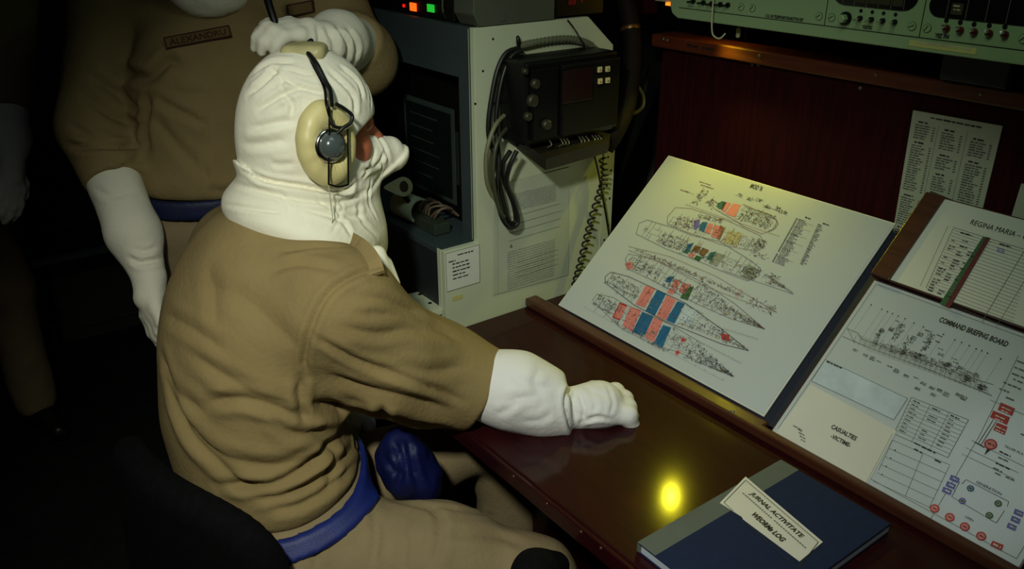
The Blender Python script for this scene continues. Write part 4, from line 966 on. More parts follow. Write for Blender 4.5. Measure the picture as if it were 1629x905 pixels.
b = MB(); b.prism([(RX, .962, 1.377), (RX, 1.148, 1.377), (RX, 1.148, 1.60), (RX, .955, 1.60), (RX, .948, 1.40)], (-.068, 0, 0)); b.build('case', BOXG, t, bev=.002)
box('hasp', GREYM, (RX+.0002, RX+.002, 1.012, 1.024, 1.385, 1.40), t)
t = thing('digital_readout', 'black device with dim red digits on the rear of the rack top', 'device', (-1.46, 1.22, 1.377))
box('case', BLACK, (-1.55, RX-.02, 1.165, 1.30, 1.377, 1.50), t, bev=.002)
p = Print((RX-.0195, 1.17, 1.40), (0, 1, 0), (0, 0, 1), .0006); p.text('88', (.040, .006), .011, RDD, w=.02); p.text('8', (.066, .008), .009, RDD); p.build(t)

# ---------------- gap between rack and partition
t = thing('hose', 'thick black hose hanging in the gap right of the black wall unit', 'hose', (-1.36, 1.42, .8))
hp = [P(985, -40, 1.9), P(1000, 20, 1.9), P(1006, 70, 1.9), P(1004, 120, 1.89), P(996, 170, 1.87), P(978, 210, 1.86), P(962, 235, 1.87)]
MB().tube(hp, .021, 14).build('hose_body', mat('black_brown_hose', (22, 17, 12), .7, spec=.12), t)
MB().lathe(P(1003, 46, 1.9), P(1006, 70, 1.9)-P(1000, 20, 1.9), [(.0225, -.004), (.0235, 0), (.0225, .004)], 16).build('hose_highlight', mat('orange_highlight', (110, 74, 40), .35, metal=.6), t)  # orange-brown ring paints the highlight near the top of the hose
t = thing('electronics_stand', 'tall dark steel stand of electronics in the gap behind the partition', 'stand', (-1.9, 2.1, 0))
for x_, y_ in ((-2.3, 1.95), (-1.35, 1.95), (-2.3, 2.35), (-1.35, 2.35)): box('post', RACKD, (x_, x_+.05, y_, y_+.05, 0, 2.0), t)
for z in (.5, .95, 1.35, 1.8): box('shelf', RACKD, (-2.3, -1.3, 1.955, 2.395, z, z+.02), t)
for z, h_ in ((.52, .3), (.97, .26), (1.37, .28)): box('chassis', RACKD, (-2.2, -1.42, 1.97, 2.3, z+.001, z+h_), t, bev=.004)
cable('white_cable', [(0, 0, 0, P(1006, 95, 1.93)), (0, 0, 0, P(1016, 112, 1.95)), (0, 0, 0, P(1014, 134, 1.97)), (0, 0, 0, P(1023, 152, 1.97)), (0, 0, 0, P(1022, 170, 1.96)), (0, 0, 0, P(1008, 180, 1.95)), (0, 0, 0, P(994, 176, 1.93))], .0042, mat('beige_cable', (128, 120, 84), .5), 'beige looped cable in the dark gap left of the partition')
t = thing('leaning_panel', 'dull grey leaning metal panel at the foot of the gap beside the plans board', 'panel', (-1.5, 1.75, 0))
b = MB(); b.prism([P(1032, 100, 2.3), P(1060, 100, 2.3), P(1062, 330, 2.3)*[1, 1, 0], P(976, 300, 2.3)*[1, 1, 0], P(976, 300, 2.3)], (0, .01, 0)); b.build('plate', mat('grey_beige_steel', (34, 34, 26), .6), t)
o = box('red_lamp_box', mat('dark_red_box', (60, 12, 10), .5), (0, .05, 0, .05, 0, .04), base=(0, 0, 0)); 
c = P(1018, 6, 2.1); o.location = Vector(c)-Vector((.02, .02, .02)); tag(o, 'small dark red box in the gap above the beige looped cable', 'box')

# ---------------- lockers and bench far left
t = None
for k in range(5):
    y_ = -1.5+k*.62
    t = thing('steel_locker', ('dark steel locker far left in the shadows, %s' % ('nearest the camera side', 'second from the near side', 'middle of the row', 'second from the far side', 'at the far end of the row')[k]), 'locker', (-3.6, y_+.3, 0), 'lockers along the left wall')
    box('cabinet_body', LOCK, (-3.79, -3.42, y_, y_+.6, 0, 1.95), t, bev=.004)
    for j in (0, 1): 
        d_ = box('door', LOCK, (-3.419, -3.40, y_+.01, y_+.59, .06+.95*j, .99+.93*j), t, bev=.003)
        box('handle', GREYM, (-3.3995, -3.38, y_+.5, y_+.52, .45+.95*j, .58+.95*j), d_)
t = thing('side_bench', 'low dark bench with a paler front edge far left behind the standing people', 'bench', (-3.2, -.2, 0))
box('bench_top', RACKD, (-3.35, -3.06, -1.4, 1.2, .47, .50), t, bev=.003)
box('edge_trim', RACKB, (-3.06, -3.045, -1.4, 1.2, .478, .498), t)  # front strip in a lighter blue-grey than the bench top
for y_ in (-1.3, -.2, 1.1): box('leg', BLACKM, (-3.12, -3.08, y_, y_+.04, 0, .47), t)

# ================================================================== CHAIR
ch = thing('office_chair', 'black padded office chair under the seated person', 'chair', (-1.22, .42, 0))
cR = math.radians(14); c_, s_ = math.cos(cR), math.sin(cR)
RC = np.array([[c_, s_, 0], [-s_, c_, 0], [0, 0, 1]])
bc = np.array([-1.215, .205, .60])
def backpad(p):
    q = (p-bc.astype(f32)) @ RC.T.astype(f32); q = q.copy(); q[:, 1] -= 1.1*q[:, 0]**2+.05*(q[:, 2])
    w_ = np.array([.225, .028, .17], f32); qq = np.abs(q)-w_
    # rounded top corners: superellipse outline
    e = (np.abs(q[:, 0])/.235)**3.2+(np.abs(q[:, 2])/.172)**3.2
    return smax(np.abs(q[:, 1])-.030, (e**(1/3.2)-1)*.17, .03)
cloth('backrest', backpad, bc-[.3, .2, .22], bc+[.3, .25, .22], .009, BLACKF, ch)
sc_ = np.array([-1.20, .47, .362])
cloth('seat', lambda p: rbox(p, sc_, (.25, .24, .04), .035, RC), sc_-[.36, .36, .06], sc_+[.36, .36, .06], .010, BLACKF, ch)
MB().lathe((sc_[0], sc_[1], .06), (0, 0, 1), [(.035, 0), (.035, .2), (.022, .2), (.022, .265)], 16).build('gas_column', BLACKM, ch)
for k in range(5):
    a = 2*math.pi*k/5+.3; d = np.array([math.cos(a), math.sin(a), 0]); c0 = np.array([sc_[0], sc_[1], .10])
    MB().tube([c0, c0+d*.15+[0, 0, -.01], c0+d*.29+[0, 0, -.03]], [.022, .018, .012], 8).build('base_leg', BLACK, ch)
    MB().lathe(c0+d*.29+np.array([0, 0, -.0745])-np.cross(d, [0, 0, 1])*.012, np.cross(d, [0, 0, 1]), [(.020, 0), (.0255, .003), (.0255, .021), (.020, .024)], 14).build('caster', BLACK, ch)
MB().tube([bc+[.0, -.03, -.08], bc+[.02, -.01, -.2], sc_+[0, -.05, -.05]], .016, 8).build('back_bracket', BLACKM, ch)
am = [P(800, 965, 1.25), P(832, 915, 1.27), P(868, 885, 1.29)]
cloth('armrest', lambda p: chain(p, [P(808, 1000, 1.24), P(852, 912, 1.26), P(884, 900, 1.29)], [.026, .030, .022], .03), bounds(am, .10)[0], bounds(am, .10)[1], .006, BLACKF, ch)
MB().tube([P(830, 950, 1.26), P(830, 1060, 1.30), sc_+[.26, .05, -.06], sc_+[.1, 0, -.05]], .012, 8).build('armrest_bracket', BLACKM, ch)

# ================================================================== SEATED PERSON
A_ = np.array([1., 0, 0]); B_ = np.array([0, 1., 0]); Z_ = ZV
sp = thing('person', 'seated person in khaki work suit, white hood and glove, one arm on the desk', 'person', (-1.22, .45, 0), 'crew in khaki suits')
def axes(lean=0, yaw=0):           # rows: right, forward, up
    r = np.array([math.cos(yaw), -math.sin(yaw), 0]); f = np.array([math.sin(yaw), math.cos(yaw), 0])
    return np.array([r, f*math.cos(lean)-Z_*math.sin(lean), f*math.sin(lean)+Z_*math.cos(lean)])
HC = P(500, 203, 1.43)
HX = axes(.12, .05); hr, hf, hu = HX
def H(r, f, u): return HC+hr*r+hf*f+hu*u
# torso stations
pel = P(450, 866, 1.54); bel = P(440, 748, 1.53); mid = P(402, 625, 1.50); che = P(412, 510, 1.48); upp = P(440, 430, 1.47)
shR = P(542, 490, 1.36); shL = P(385, 400, 1.62)
elR = P(690, 592, 1.50); slE = P(772, 620, 1.51); wrR = P(912, 648, 1.505); 
nkb = P(478, 358, 1.47)
TX = axes(.30, .0)
def torso(p, g=0):
    d = ell(p, mid, (.195+g, .150+g, .21+g), TX)
    d = smin(d, ell(p, che, (.205+g, .150+g, .17+g), TX), .06)
    d = smin(d, ell(p, bel, (.180+g, .150+g, .13+g), axes(.1)), .05)
    d = smin(d, ell(p, upp, (.15+g, .115+g, .12+g), TX), .06)
    d = smin(d, cap(p, shL, upp, .085+g, .09+g), .06)
    d = smin(d, cap(p, shR, upp, .085+g, .09+g), .06)
    return d
ud = unit(slE-elR)
def armR(p, g=0):
    d = chain(p, [shR, P(622, 566, 1.43), elR, slE+ud*.05], [.086+g, .085+g, .083+g, .072+g], .05)
    return smax(d, plane(p, slE+ud*.002, unit(ud-np.array([0, 0, .18]))), .008)
elL = np.array([-1.44, .41, .84]); wrL = np.array([-1.42, .53, .68])
def jacketS(p):
    d = smin(torso(p), armR(p), .05)
    d = smin(d, chain(p, [shL, (shL+elL)/2, elL, elL*.4+wrL*.6], [.082, .075, .068, .058], .04), .04)
    d = smax(d, -cap(p, nkb-Z_*.0, nkb+Z_*.2, .055, .075), .02)
    d = smax(d, -plane(p, bel+np.array([0, 0, .000]), unit([0, -.15, 1])), .030)
    return d
CR = [  # back, flank and sleeve folds
 (((330, 640), (380, 635), (440, 650), (490, 668)), .010, .010), (((300, 560), (360, 600), (420, 632), (470, 640)), .012, .005),
 (((262, 600), (300, 690), (350, 740), (400, 775)), .012, .009), (((280, 640), (320, 700), (370, 732), (440, 742), (500, 722)), .013, .008),
 (((345, 770), (400, 772), (440, 768), (490, 740), (540, 690)), .009, .012), (((400, 792), (450, 788), (510, 760), (560, 715), (585, 675)), .009, .011),
 (((420, 812), (480, 800), (540, 760), (595, 700)), .009, .008), (((490, 600), (484, 570), (495, 520), (520, 470), (560, 440), (605, 425)), .006, .006),
 (((492, 640), (540, 650), (600, 655), (650, 668), (720, 684)), .014, .016), (((478, 600), (478, 640), (488, 672)), .008, .008),
 (((500, 535), (560, 570), (620, 592), (690, 618), (740, 640)), .007, .006), (((520, 595), (580, 618), (650, 635), (710, 650)), .012, .008),
 (((540, 520), (600, 530), (650, 524), (700, 540)), .010, .005), (((556, 470), (610, 476), (640, 488), (670, 500)), .009, .006),
 (((560, 500), (620, 500), (690, 520), (740, 545)), .011, .005), (((430, 430), (480, 420), (540, 430)), .008, .004), (((440, 400), (500, 392), (560, 392)), .007, .005),
 (((620, 580), (680, 590), (740, 582)), .010, .004), (((262, 500), (300, 520), (360, 560)), .011, .004),
 (((255, 560), (280, 620), (330, 660)), .012, .005), (((330, 420), (340, 470), (345, 520)), .014, .003), (((500, 690), (530, 720), (520, 780)), .010, .006), (((560, 690), (570, 730), (560, 770)), .008, .006), (((590, 690), (600, 712), (590, 745)), .007, .004),
 (((430, 660), (470, 690), (530, 680)), .010, .006), (((300, 450), (380, 470), (440, 520), (480, 560)), .016, .003), (((610, 640), (600, 655), (520, 650)), .008, .006),
]
lo, hi = bounds([pel, upp, shL, shR, elL, wrL, slE, mid], .20)
jk = cloth('jacket', jacketS, lo, hi, .0042, KHAKI, sp, CR, (.0025, 7, 3), it=1)
# back yoke seam, shoulder tab
def seam(name, pts, r, m, target, parent, off=.001, n=30):
    dg = bpy.context.evaluated_depsgraph_get(); me = target.data
    b = BVHTree.FromPolygons([(v.co[0]+OFF[target][0], v.co[1]+OFF[target][1], v.co[2]+OFF[target][2]) for v in me.vertices], [tuple(p_.vertices) for p_ in me.polygons])
    out = []
    for a in catmull([np.array([q0[0], q0[1], 0]) for q0 in pts], 6) if len(pts) > 2 else [np.array([pts[0][0]+(pts[1][0]-pts[0][0])*t_, pts[0][1]+(pts[1][1]-pts[0][1])*t_, 0]) for t_ in np.linspace(0, 1, 10)]:
        h = b.ray_cast(Vector(CAM), Vector(ray(a[0], a[1])).normalized())
        if h[0] is not None: out.append(np.array(h[0])+np.array(h[1])*off)
    if len(out) < 2: return None
    return out
def strip_on(name, pts, wd, th, m, target, parent, label=None):
    c = seam(name, pts, 0, m, target, parent, th*.5)
    if c is None: return
    b = MB(); V = []; vd = CAM
    for i, a in enumerate(c):
        t_ = unit(c[min(i+1, len(c)-1)]-c[max(i-1, 0)]); n_ = unit(CAM-a); n_ = unit(n_-t_*(n_ @ t_)); s_ = np.cross(t_, n_)
        V += [a+s_*wd/2-n_*th, a+s_*wd/2+n_*th*.5, a-s_*wd/2+n_*th*.5, a-s_*wd/2-n_*th]
    F = [(i*4+k, i*4+(k+1) % 4, i*4+4+(k+1) % 4, i*4+4+k) for i in range(len(c)-1) for k in range(4)]+[(3, 2, 1, 0), tuple(len(V)-4+k for k in range(4))]
    b.add(V, F); return b.build(name, m, parent, label=label, bev=0)
def hoodS_axes(): pass
# trousers
hipR = P(530, 886, 1.50); hipL = P(420, 850, 1.70)
knR = P(848, 926, 1.475); knL = np.array([-1.22, .86, .60])
anR = np.array([knR[0]+.02, knR[1]+.14, .10]); anL = np.array([-1.22, .95, .10])
def trous(p, cut=True):
    d = smin(ell(p, pel, (.195, .165, .15), axes(0)), ell(p, bel, (.172, .150, .12)), .04)
    d = smin(d, chain(p, [hipR, P(700, 894, 1.47), knR, (knR+anR)/2, anR], [.105, .096, .072, .062, .058], .04), .06)
    d = smin(d, chain(p, [hipL, (hipL+knL)/2, knL, (knL+anL)/2, anL], [.105, .092, .068, .060, .058], .04), .06)
    return smax(d, plane(p, bel+np.array([0, 0, .008]), unit([0, -.15, 1])), .01) if cut else d
TC = [(((590, 800), (600, 850), (592, 900)), .008, .006), (((620, 795), (690, 812), (700, 850), (690, 900)), .008, .006), (((690, 806), (740, 812), (790, 822)), .006, .004), (((530, 850), (560, 830), (590, 800)), .008, .006), (((700, 850), (780, 850), (840, 870)), .010, .004), (((480, 862), (500, 880), (505, 905)), .007, .005), (((640, 830), (645, 870), (640, 905)), .006, .003)]
lo, hi = bounds([pel, hipR, hipL, knR, knL, anR, anL], .18); lo[2] = .03
cloth('trousers', trous, lo, hi, .0075, KHAKI2, sp, TC, (.003, 10, 8))
# boots
BOOT = mat('black_boot_leather', (18, 17, 16), .4, var=.2)
def boots(p, an, fd):
    fd = unit(fd); d = cap(p, an+[0, 0, .06], an-[0, 0, .03], .052, .050); d = smin(d, cap(p, an-[0, 0, .055], an+fd*.15-[0, 0, .062], .042, .034), .03)
    return smax(d, -(p[:, 2]-.004), .008)
for an, fd in ((anR, (.1, 1, 0)), (anL, (0, 1, 0))):
    lo, hi = bounds([an+[0, 0, .12], an-[0, 0, .10], an+unit(fd)*.2-[0, 0, .1]], .06); cloth('boot', lambda p: boots(p, an, fd), lo, hi, .009, BOOT, sp)
# belt
def ringS(p, c, rx, ry, h_, tk, ax):
    q = (p-np.array(c, f32)) @ ax.T.astype(f32); e = np.sqrt((q[:, 0]/rx)**2+(q[:, 1]/ry)**2); 
    return smax(np.abs((e-1)*min(rx, ry))-tk, np.abs(q[:, 2])-h_, .004)
bc_ = bel+np.array([0, 0.0, -.066])
bc_ = bel+np.array([0, 0, -.012])
cloth('belt', lambda p: smax(smax(ell(p, bel, (.215, .195, .4)), np.abs(trous(p, False)-.003)-.006, .004), np.abs(plane(p, bc_, unit([0, -.15, 1])))-.015, .004), bc_-[.27, .27, .09], bc_+[.27, .27, .09], .0045, BLUE, sp)
pc = P(640, 735, 1.52)
cloth('belt_pouch', lambda p: smin(ell(p, pc, (.055, .045, .065)), ell(p, P(668, 762, 1.53), (.04, .04, .045)), .03), pc-.12, pc+.12, .006, BLUEP, sp, [(((625, 700), (640, 740), (630, 780)), .006, .008), (((650, 700), (655, 740), (670, 780)), .006, .008), (((610, 730), (640, 760)), .006, .006)], (.006, 22, 1), label='blue nylon pouch')
# body under the clothes with face
def face(p):
    d = ell(p, H(0, -.012, .02), (.074, .094, .105), HX)
    d = smin(d, ell(p, H(0, .035, -.055), (.056, .062, .070), HX), .04)
    d = smin(d, cap(p, H(0, .078, .018), H(0, .112, -.022), .010, .0155), .014)        # nose
    d = smin(d, cap(p, H(-.032, .083, .032), H(.032, .083, .032), .010, .010), .014)    # brow
    for s__ in (-1, 1):
        d = smax(d, -ell(p, H(.030*s__, .098, .014), (.015, .016, .010), HX), .010)      # eye socket
        d = smin(d, ell(p, H(.030*s__, .080, .014), (.0125, .0125, .0125), HX), .003)    # eyeball
        d = smin(d, ell(p, H(.040*s__, .064, -.030), (.020, .020, .022), HX), .02)       # cheek
        d = smin(d, ell(p, H(.076*s__, -.010, .0), (.010, .016, .028), HX), .008)        # ear
    d = smin(d, cap(p, H(-.020, .090, -.062), H(.020, .090, -.062), .008, .008), .008)   # lips
    d = smin(d, ell(p, H(0, .082, -.098), (.020, .018, .018), HX), .02)
    return d
def bodyS(p):
    d = smin(face(p), cap(p, H(0, -.03, -.06), nkb, .055, .062), .03)
    d = smin(d, smax(torso(p, -.045), -plane(p, bel, (0, 0, 1)), .01), .02); d = smin(d, cap(p, che, pel, .10, .10), .02)
    d = smin(d, chain(p, [shR, elR, slE], [.055, .045, .036], .03), .03); d = smin(d, chain(p, [shL, elL, wrL], [.055, .045, .03], .03), .03)
    d = smin(d, chain(p, [hipR, knR, anR], [.075, .05, .035], .03), .03); d = smin(d, chain(p, [hipL, knL, anL], [.075, .05, .035], .03), .03)
    return d
lo, hi = bounds([pel, hipR, hipL, knR, knL, anR, anL, H(0, 0, .12), shL, shR, slE, elL], .10); lo[2] = .04
cloth('body', bodyS, lo, hi, .0085, SKIN, sp)
lo, hi = bounds([HC], .16)
cloth('face', lambda p: smax(face(p)-.0012, plane(p, H(0, .0, 0), -hf), .004), lo, hi, .0032, SKIN, sp, label='strip of reddish cheek and eye')
# hood
def hood(p):
    d = ell(p, H(0, -.012, .010), (.096, .116, .124), HX)
    d = smin(d, ell(p, H(0, -.018, -.050), (.088, .100, .092), HX), .04)
    d = smin(d, ell(p, H(0, .026, -.072), (.080, .080, .088), HX), .04)
    d = smax(d, -ell(p, H(0, .128, -.014), (.160, .118, .046), HX), .010)       # eye opening
    d = smin(d, smax(cap(p, H(0, .060, -.058), H(0, .142, -.046), .060, .028), plane(p, H(0, .10, .010), unit(hu+hf*.40)), .008), .012)
    q_ = (p-HC.astype(f32)) @ HX.T.astype(f32)
    d0 = d
    dr = cap(p, H(0, -.022, -.115), H(0, -.022, -.165), .104, .122)
    dr = smin(dr, ell(p, H(.0, -.020, -.158), (.150, .130, .050), axes(.38, .05)), .04)
    dr = smin(dr, cap(p, H(0.01, .05, -.10), H(0.02, .065, -.205), .062, .062), .04)
    dr = smax(dr, -plane(p, H(0, -.03, -.186), unit(hu*1+hf*.28+hr*.15)), .010)
    rim = smax(smax(d0-.008, (q_[:, 2]-(-.112+3.0*(q_[:, 1]-.01)**2))*.8, .004), -(q_[:, 2]+.20), .01)
    return smin(smin(d, rim, .004), dr, .010)
HCR = [(((385, 272), (430, 288), (480, 296), (540, 305), (570, 290)), .006, .009), (((365, 290), (420, 305), (480, 318), (540, 322), (590, 300)), .006, .007), (((355, 325), (420, 335), (450, 338)), .005, .005),
 (((395, 150), (420, 130), (445, 105)), .008, .006), (((410, 175), (450, 150), (480, 140)), .007, .006), (((450, 125), (480, 140), (520, 150)), .006, .005), (((450, 150), (465, 165), (462, 185)), .006, .005),
 (((385, 230), (420, 228), (460, 222)), .010, .004), (((400, 205), (440, 195), (470, 192)), .008, .004), (((540, 105), (568, 130), (578, 160)), .006, .005), (((520, 110), (560, 150), (565, 185)), .006, .004),
 (((480, 330), (540, 350), (560, 375)), .007, .006), (((530, 325), (545, 345), (585, 340)), .006, .005), (((440, 300), (460, 330), (455, 345)), .006, .004), (((570, 320), (575, 350), (600, 375)), .007, .005),
 (((575, 272), (600, 262), (612, 240)), .005, .005), (((590, 300), (605, 275), (608, 250)), .005, .005), (((430, 260), (450, 262), (470, 260)), .008, .003), (((398, 120), (430, 100), (470, 100)), .007, .004), (((600, 215), (612, 235), (620, 262)), .005, .004), (((598, 232), (590, 262), (575, 285)), .004, .004), (((545, 312), (540, 345), (528, 372)), .004, .003), (((500, 310), (520, 330), (560, 345)), .004, .004), (((590, 285), (586, 320), (600, 350)), .004, .004), (((460, 110), (490, 118), (515, 112)), .004, .003), (((425, 105), (445, 122), (452, 150)), .004, .003), (((580, 130), (588, 150), (590, 175)), .004, .003)]
HCR = [(a, b_*.72, c_2*(.6 if a[0][1] > 285 else 1)) for a, b_, c_2 in HCR]
lo, hi = bounds([HC+[0, 0, .15], HC-[0, 0, .24]], .19)
hd = cloth('hood', hood, lo, hi, .0034, WHITE, sp, HCR, (.0016, 13, 2), it=1, label='white cotton hood with face mask')
# hood ties below the front
cloth('hood_tail', lambda p: smin(cap(p, P(600, 405, 1.44), P(612, 440, 1.43), .016, .013), cap(p, P(614, 420, 1.45), P(628, 452, 1.44), .012, .010), .008), bounds([P(612, 430, 1.44)], .06)[0], bounds([P(612, 430, 1.44)], .06)[1], .0035, WHITE, sp)
# shoulder tab
strip_on('shoulder_tab', [(552, 385), (572, 398), (586, 415), (594, 438)], .034, .004, KHAKI, jk, sp)
# glove with gauntlet and fist resting on the desk
gh = unit(P(985, 640, 1.50)-wrR); gu = unit(np.array([-.15, -.25, 1.]))
wrs = P(908, 649, 1.512)
hseg = hand_parts(wrs, unit(P(990, 642, 1.535)-wrs), np.array([-.1, -.35, .94]), (1.15, 1.45, .9), thumb_side=-1, s=1.22, spread=.02, thumb=(.35, .5))
def glove(p):
    d = chain(p, [slE-ud*.05, P(820, 622, 1.50), P(870, 640, 1.505), P(903, 650, 1.51)], [.060, .066, .055, .047], .03)
    d = smax(d, plane(p, P(906, 650, 1.51), gh), .006)
    h_ = smin(hand_sdf(p, hseg, .008), ell(p, P(946, 643, 1.515), (.046, .043, .035)), .012)
    return smin(d, h_, .006)
GC = [(((905, 612), (900, 640), (906, 672), (912, 692)), .005, .010), (((915, 615), (912, 640), (918, 680)), .004, .005), (((812, 600), (840, 612), (880, 618)), .008, .004), (((800, 640), (830, 632), (860, 628)), .008, .004), (((790, 660), (810, 650), (825, 640)), .007, .004), (((860, 585), (850, 610), (868, 640)), .007, .003), (((918, 625), (930, 650), (922, 680)), .004, .006), (((925, 672), (950, 664), (975, 668)), .004, .006), (((940, 625), (948, 645), (944, 655)), .004, .004), (((966, 612), (975, 640), (970, 660)), .004, .004), (((915, 655), (940, 665), (960, 660)), .005, .003), (((930, 612), (945, 625), (968, 630)), .005, .003), (((880, 655), (860, 668), (830, 670)), .007, .003)]
lo, hi = bounds([slE, P(820, 620, 1.5), wrR]+[sg[1] for sg in hseg], .09)
cloth('glove', glove, lo, hi, .0038, WHITE2, sp, [(a, b_, c_2*.6) for a, b_, c_2 in GC], (.0015, 13, 4), it=1, label='white cotton gauntlet glove closed in a fist')
wl = wrL; hs2 = hand_parts(wl, unit([.25, .9, -.2]), Z_, (.4, .5, .4), 1)
lo, hi = bounds([elL*.5+wl*.5, wl]+[sg[1] for sg in hs2], .09)
cloth('glove', lambda p: smin(chain(p, [elL*.5+wl*.5, wl], [.055, .038], .02), hand_sdf(p, hs2), .014), lo, hi, .006, WHITE2, sp)

# ================================================================== HEADSET
hs = thing('headset', 'large headset with cream cushion and grey dome worn over the white hood', 'headset', H(.1, 0, -.07))
ec = P(519, 228, 1.335); en_ = unit(A_*.98+B_*.10+Z_*.06)
e1 = unit(np.cross(Z_, en_)); e2 = np.cross(en_, e1); EA = np.array([e1, e2, en_])
def cush(p):
    q = (p-ec.astype(f32)) @ EA.T.astype(f32); x_, y_, z_ = q[:, 0], q[:, 1], q[:, 2]
    rr = np.sqrt((x_/.76)**2+(y_/1.03)**2); th = np.arctan2(y_, x_)
    wr = .0009*np.sin(th*44+3*np.sin(th*3))*np.exp(-((rr-.034)/.010)**2)+.0004*np.sin(th*11+2)
    return np.sqrt((rr-.044)**2+(z_*1.15)**2)-.0225-wr
lo, hi = bounds([ec], .085); cloth('ear_cushion', cush, lo, hi, .0022, CREAM, hs, it=0, label='cream padded vinyl ear cushion')
MB().lathe(ec-en_*.012, en_, [(.036, 0), (.036, .014), (.032, .020), (.028, .022)], 32).build('ear_cup', mat('grey_cup', (136, 136, 120), .4, metal=.3), hs)
h0 = ec+en_*.008+e1*(-.004)
hub = MB().lathe(h0, en_, [(.0275, 0), (.0275, .012), (.0245, .015), (.0225, .015)], 32).build('hub', SILVER, hs)
MB().lathe(h0+en_*.012, en_, [(.0215, 0), (.0215, .006), (.019, .013), (.013, .018), (.005, .0205), (.0005, .021)], 32).build('dome', DOME, hub)
def EP(x_, y_, z_): return ec+e1*x_+e2*y_+en_*z_
wire = lambda px_, py_, l: (lambda d: CAM+d*(((ec+en_*l)-CAM) @ en_)/(d @ en_))(ray(px_, py_))
for pts in ([(524, 170), (524, 200), (523, 262), (523, 293)], [(553, 205), (554, 262), (554, 294)], [(523, 293), (538, 297), (554, 294)]):
    MB().tube([wire(a, b_, .030) for a, b_ in pts], .0016, 8, smooth=4).build('fork_wire', BLACKM, hs)
MB().tube([wire(537, 212, .030), wire(545, 204, .034), wire(557, 196, .034), wire(560, 184, .032), wire(548, 173, .030), wire(534, 165, .028)], .0032, 8).build('cable_loop', RUBBER, hs)
MB().tube([wire(525, 186, .030), wire(530, 200, .032), wire(545, 203, .033), wire(556, 198, .033)], .0026, 8).build('cable_loop', RUBBER, hs)
HB = BVHTree.FromPolygons([tuple(np.array(v.co)+OFF[hd]) for v in hd.data.vertices], [tuple(p_.vertices) for p_ in hd.data.polygons])
def onhood(x_, y_, off):
    r = HB.ray_cast(Vector(CAM), Vector(ray(x_, y_)).normalized())
    return P(x_, y_, 1.42) if r[0] is None else np.array(r[0])+np.array(r[1])*off
top = P(490, 84, 1.345)
MB().tube([top, onhood(502, 108, .007), onhood(513, 132, .010), onhood(521, 152, .022), wire(528, 168, .030)], [.0045, .0048, .0042, .0036, .003], 10).build('headband', RUBBER, hs)
MB().tube([top+[0, 0, -.002], onhood(498, 108, .005), onhood(511, 140, .010), wire(519, 165, .026), wire(524, 185, .030)], .0022, 8).build('headband_wire', BLACKM, hs)
MB().tube([P(488, 86, 1.37), P(480, 84, 1.40), H(-.02, 0, .139), H(-.085, 0, .10), H(-.105, 0, 0), H(-.10, .01, -.03)], .0045, 8).build('headband', RUBBER, hs)
lo, hi = bounds([P(484, 83, 1.365)], .08)
cloth('headband_pad', lambda p: rbox(p, P(484, 83, 1.365), (.036, .024, .015), .0125, np.array([unit(P(515, 92, 1.43)-P(450, 78, 1.43)), unit(np.cross(unit(P(515, 92, 1.43)-P(450, 78, 1.43)), Z_)), Z_])), lo, hi, .004, mat('pale_pad_vinyl', (176, 168, 120), .45), hs, None, (.003, 25, 1))
c_ = ec-hr*.19*1.0
MB().lathe(H(-.098, .01, -.03), -hr, [(.05, -.012), (.062, 0), (.055, .02), (.03, .03)], 24).build('ear_cushion', CREAM, hs)
MB().tube([wire(523, 296, .02), P(527, 330, 1.35), P(529, 350, 1.36), P(523, 372, 1.38)], .0009, 6).build('thin_cord', WIRE, hs)

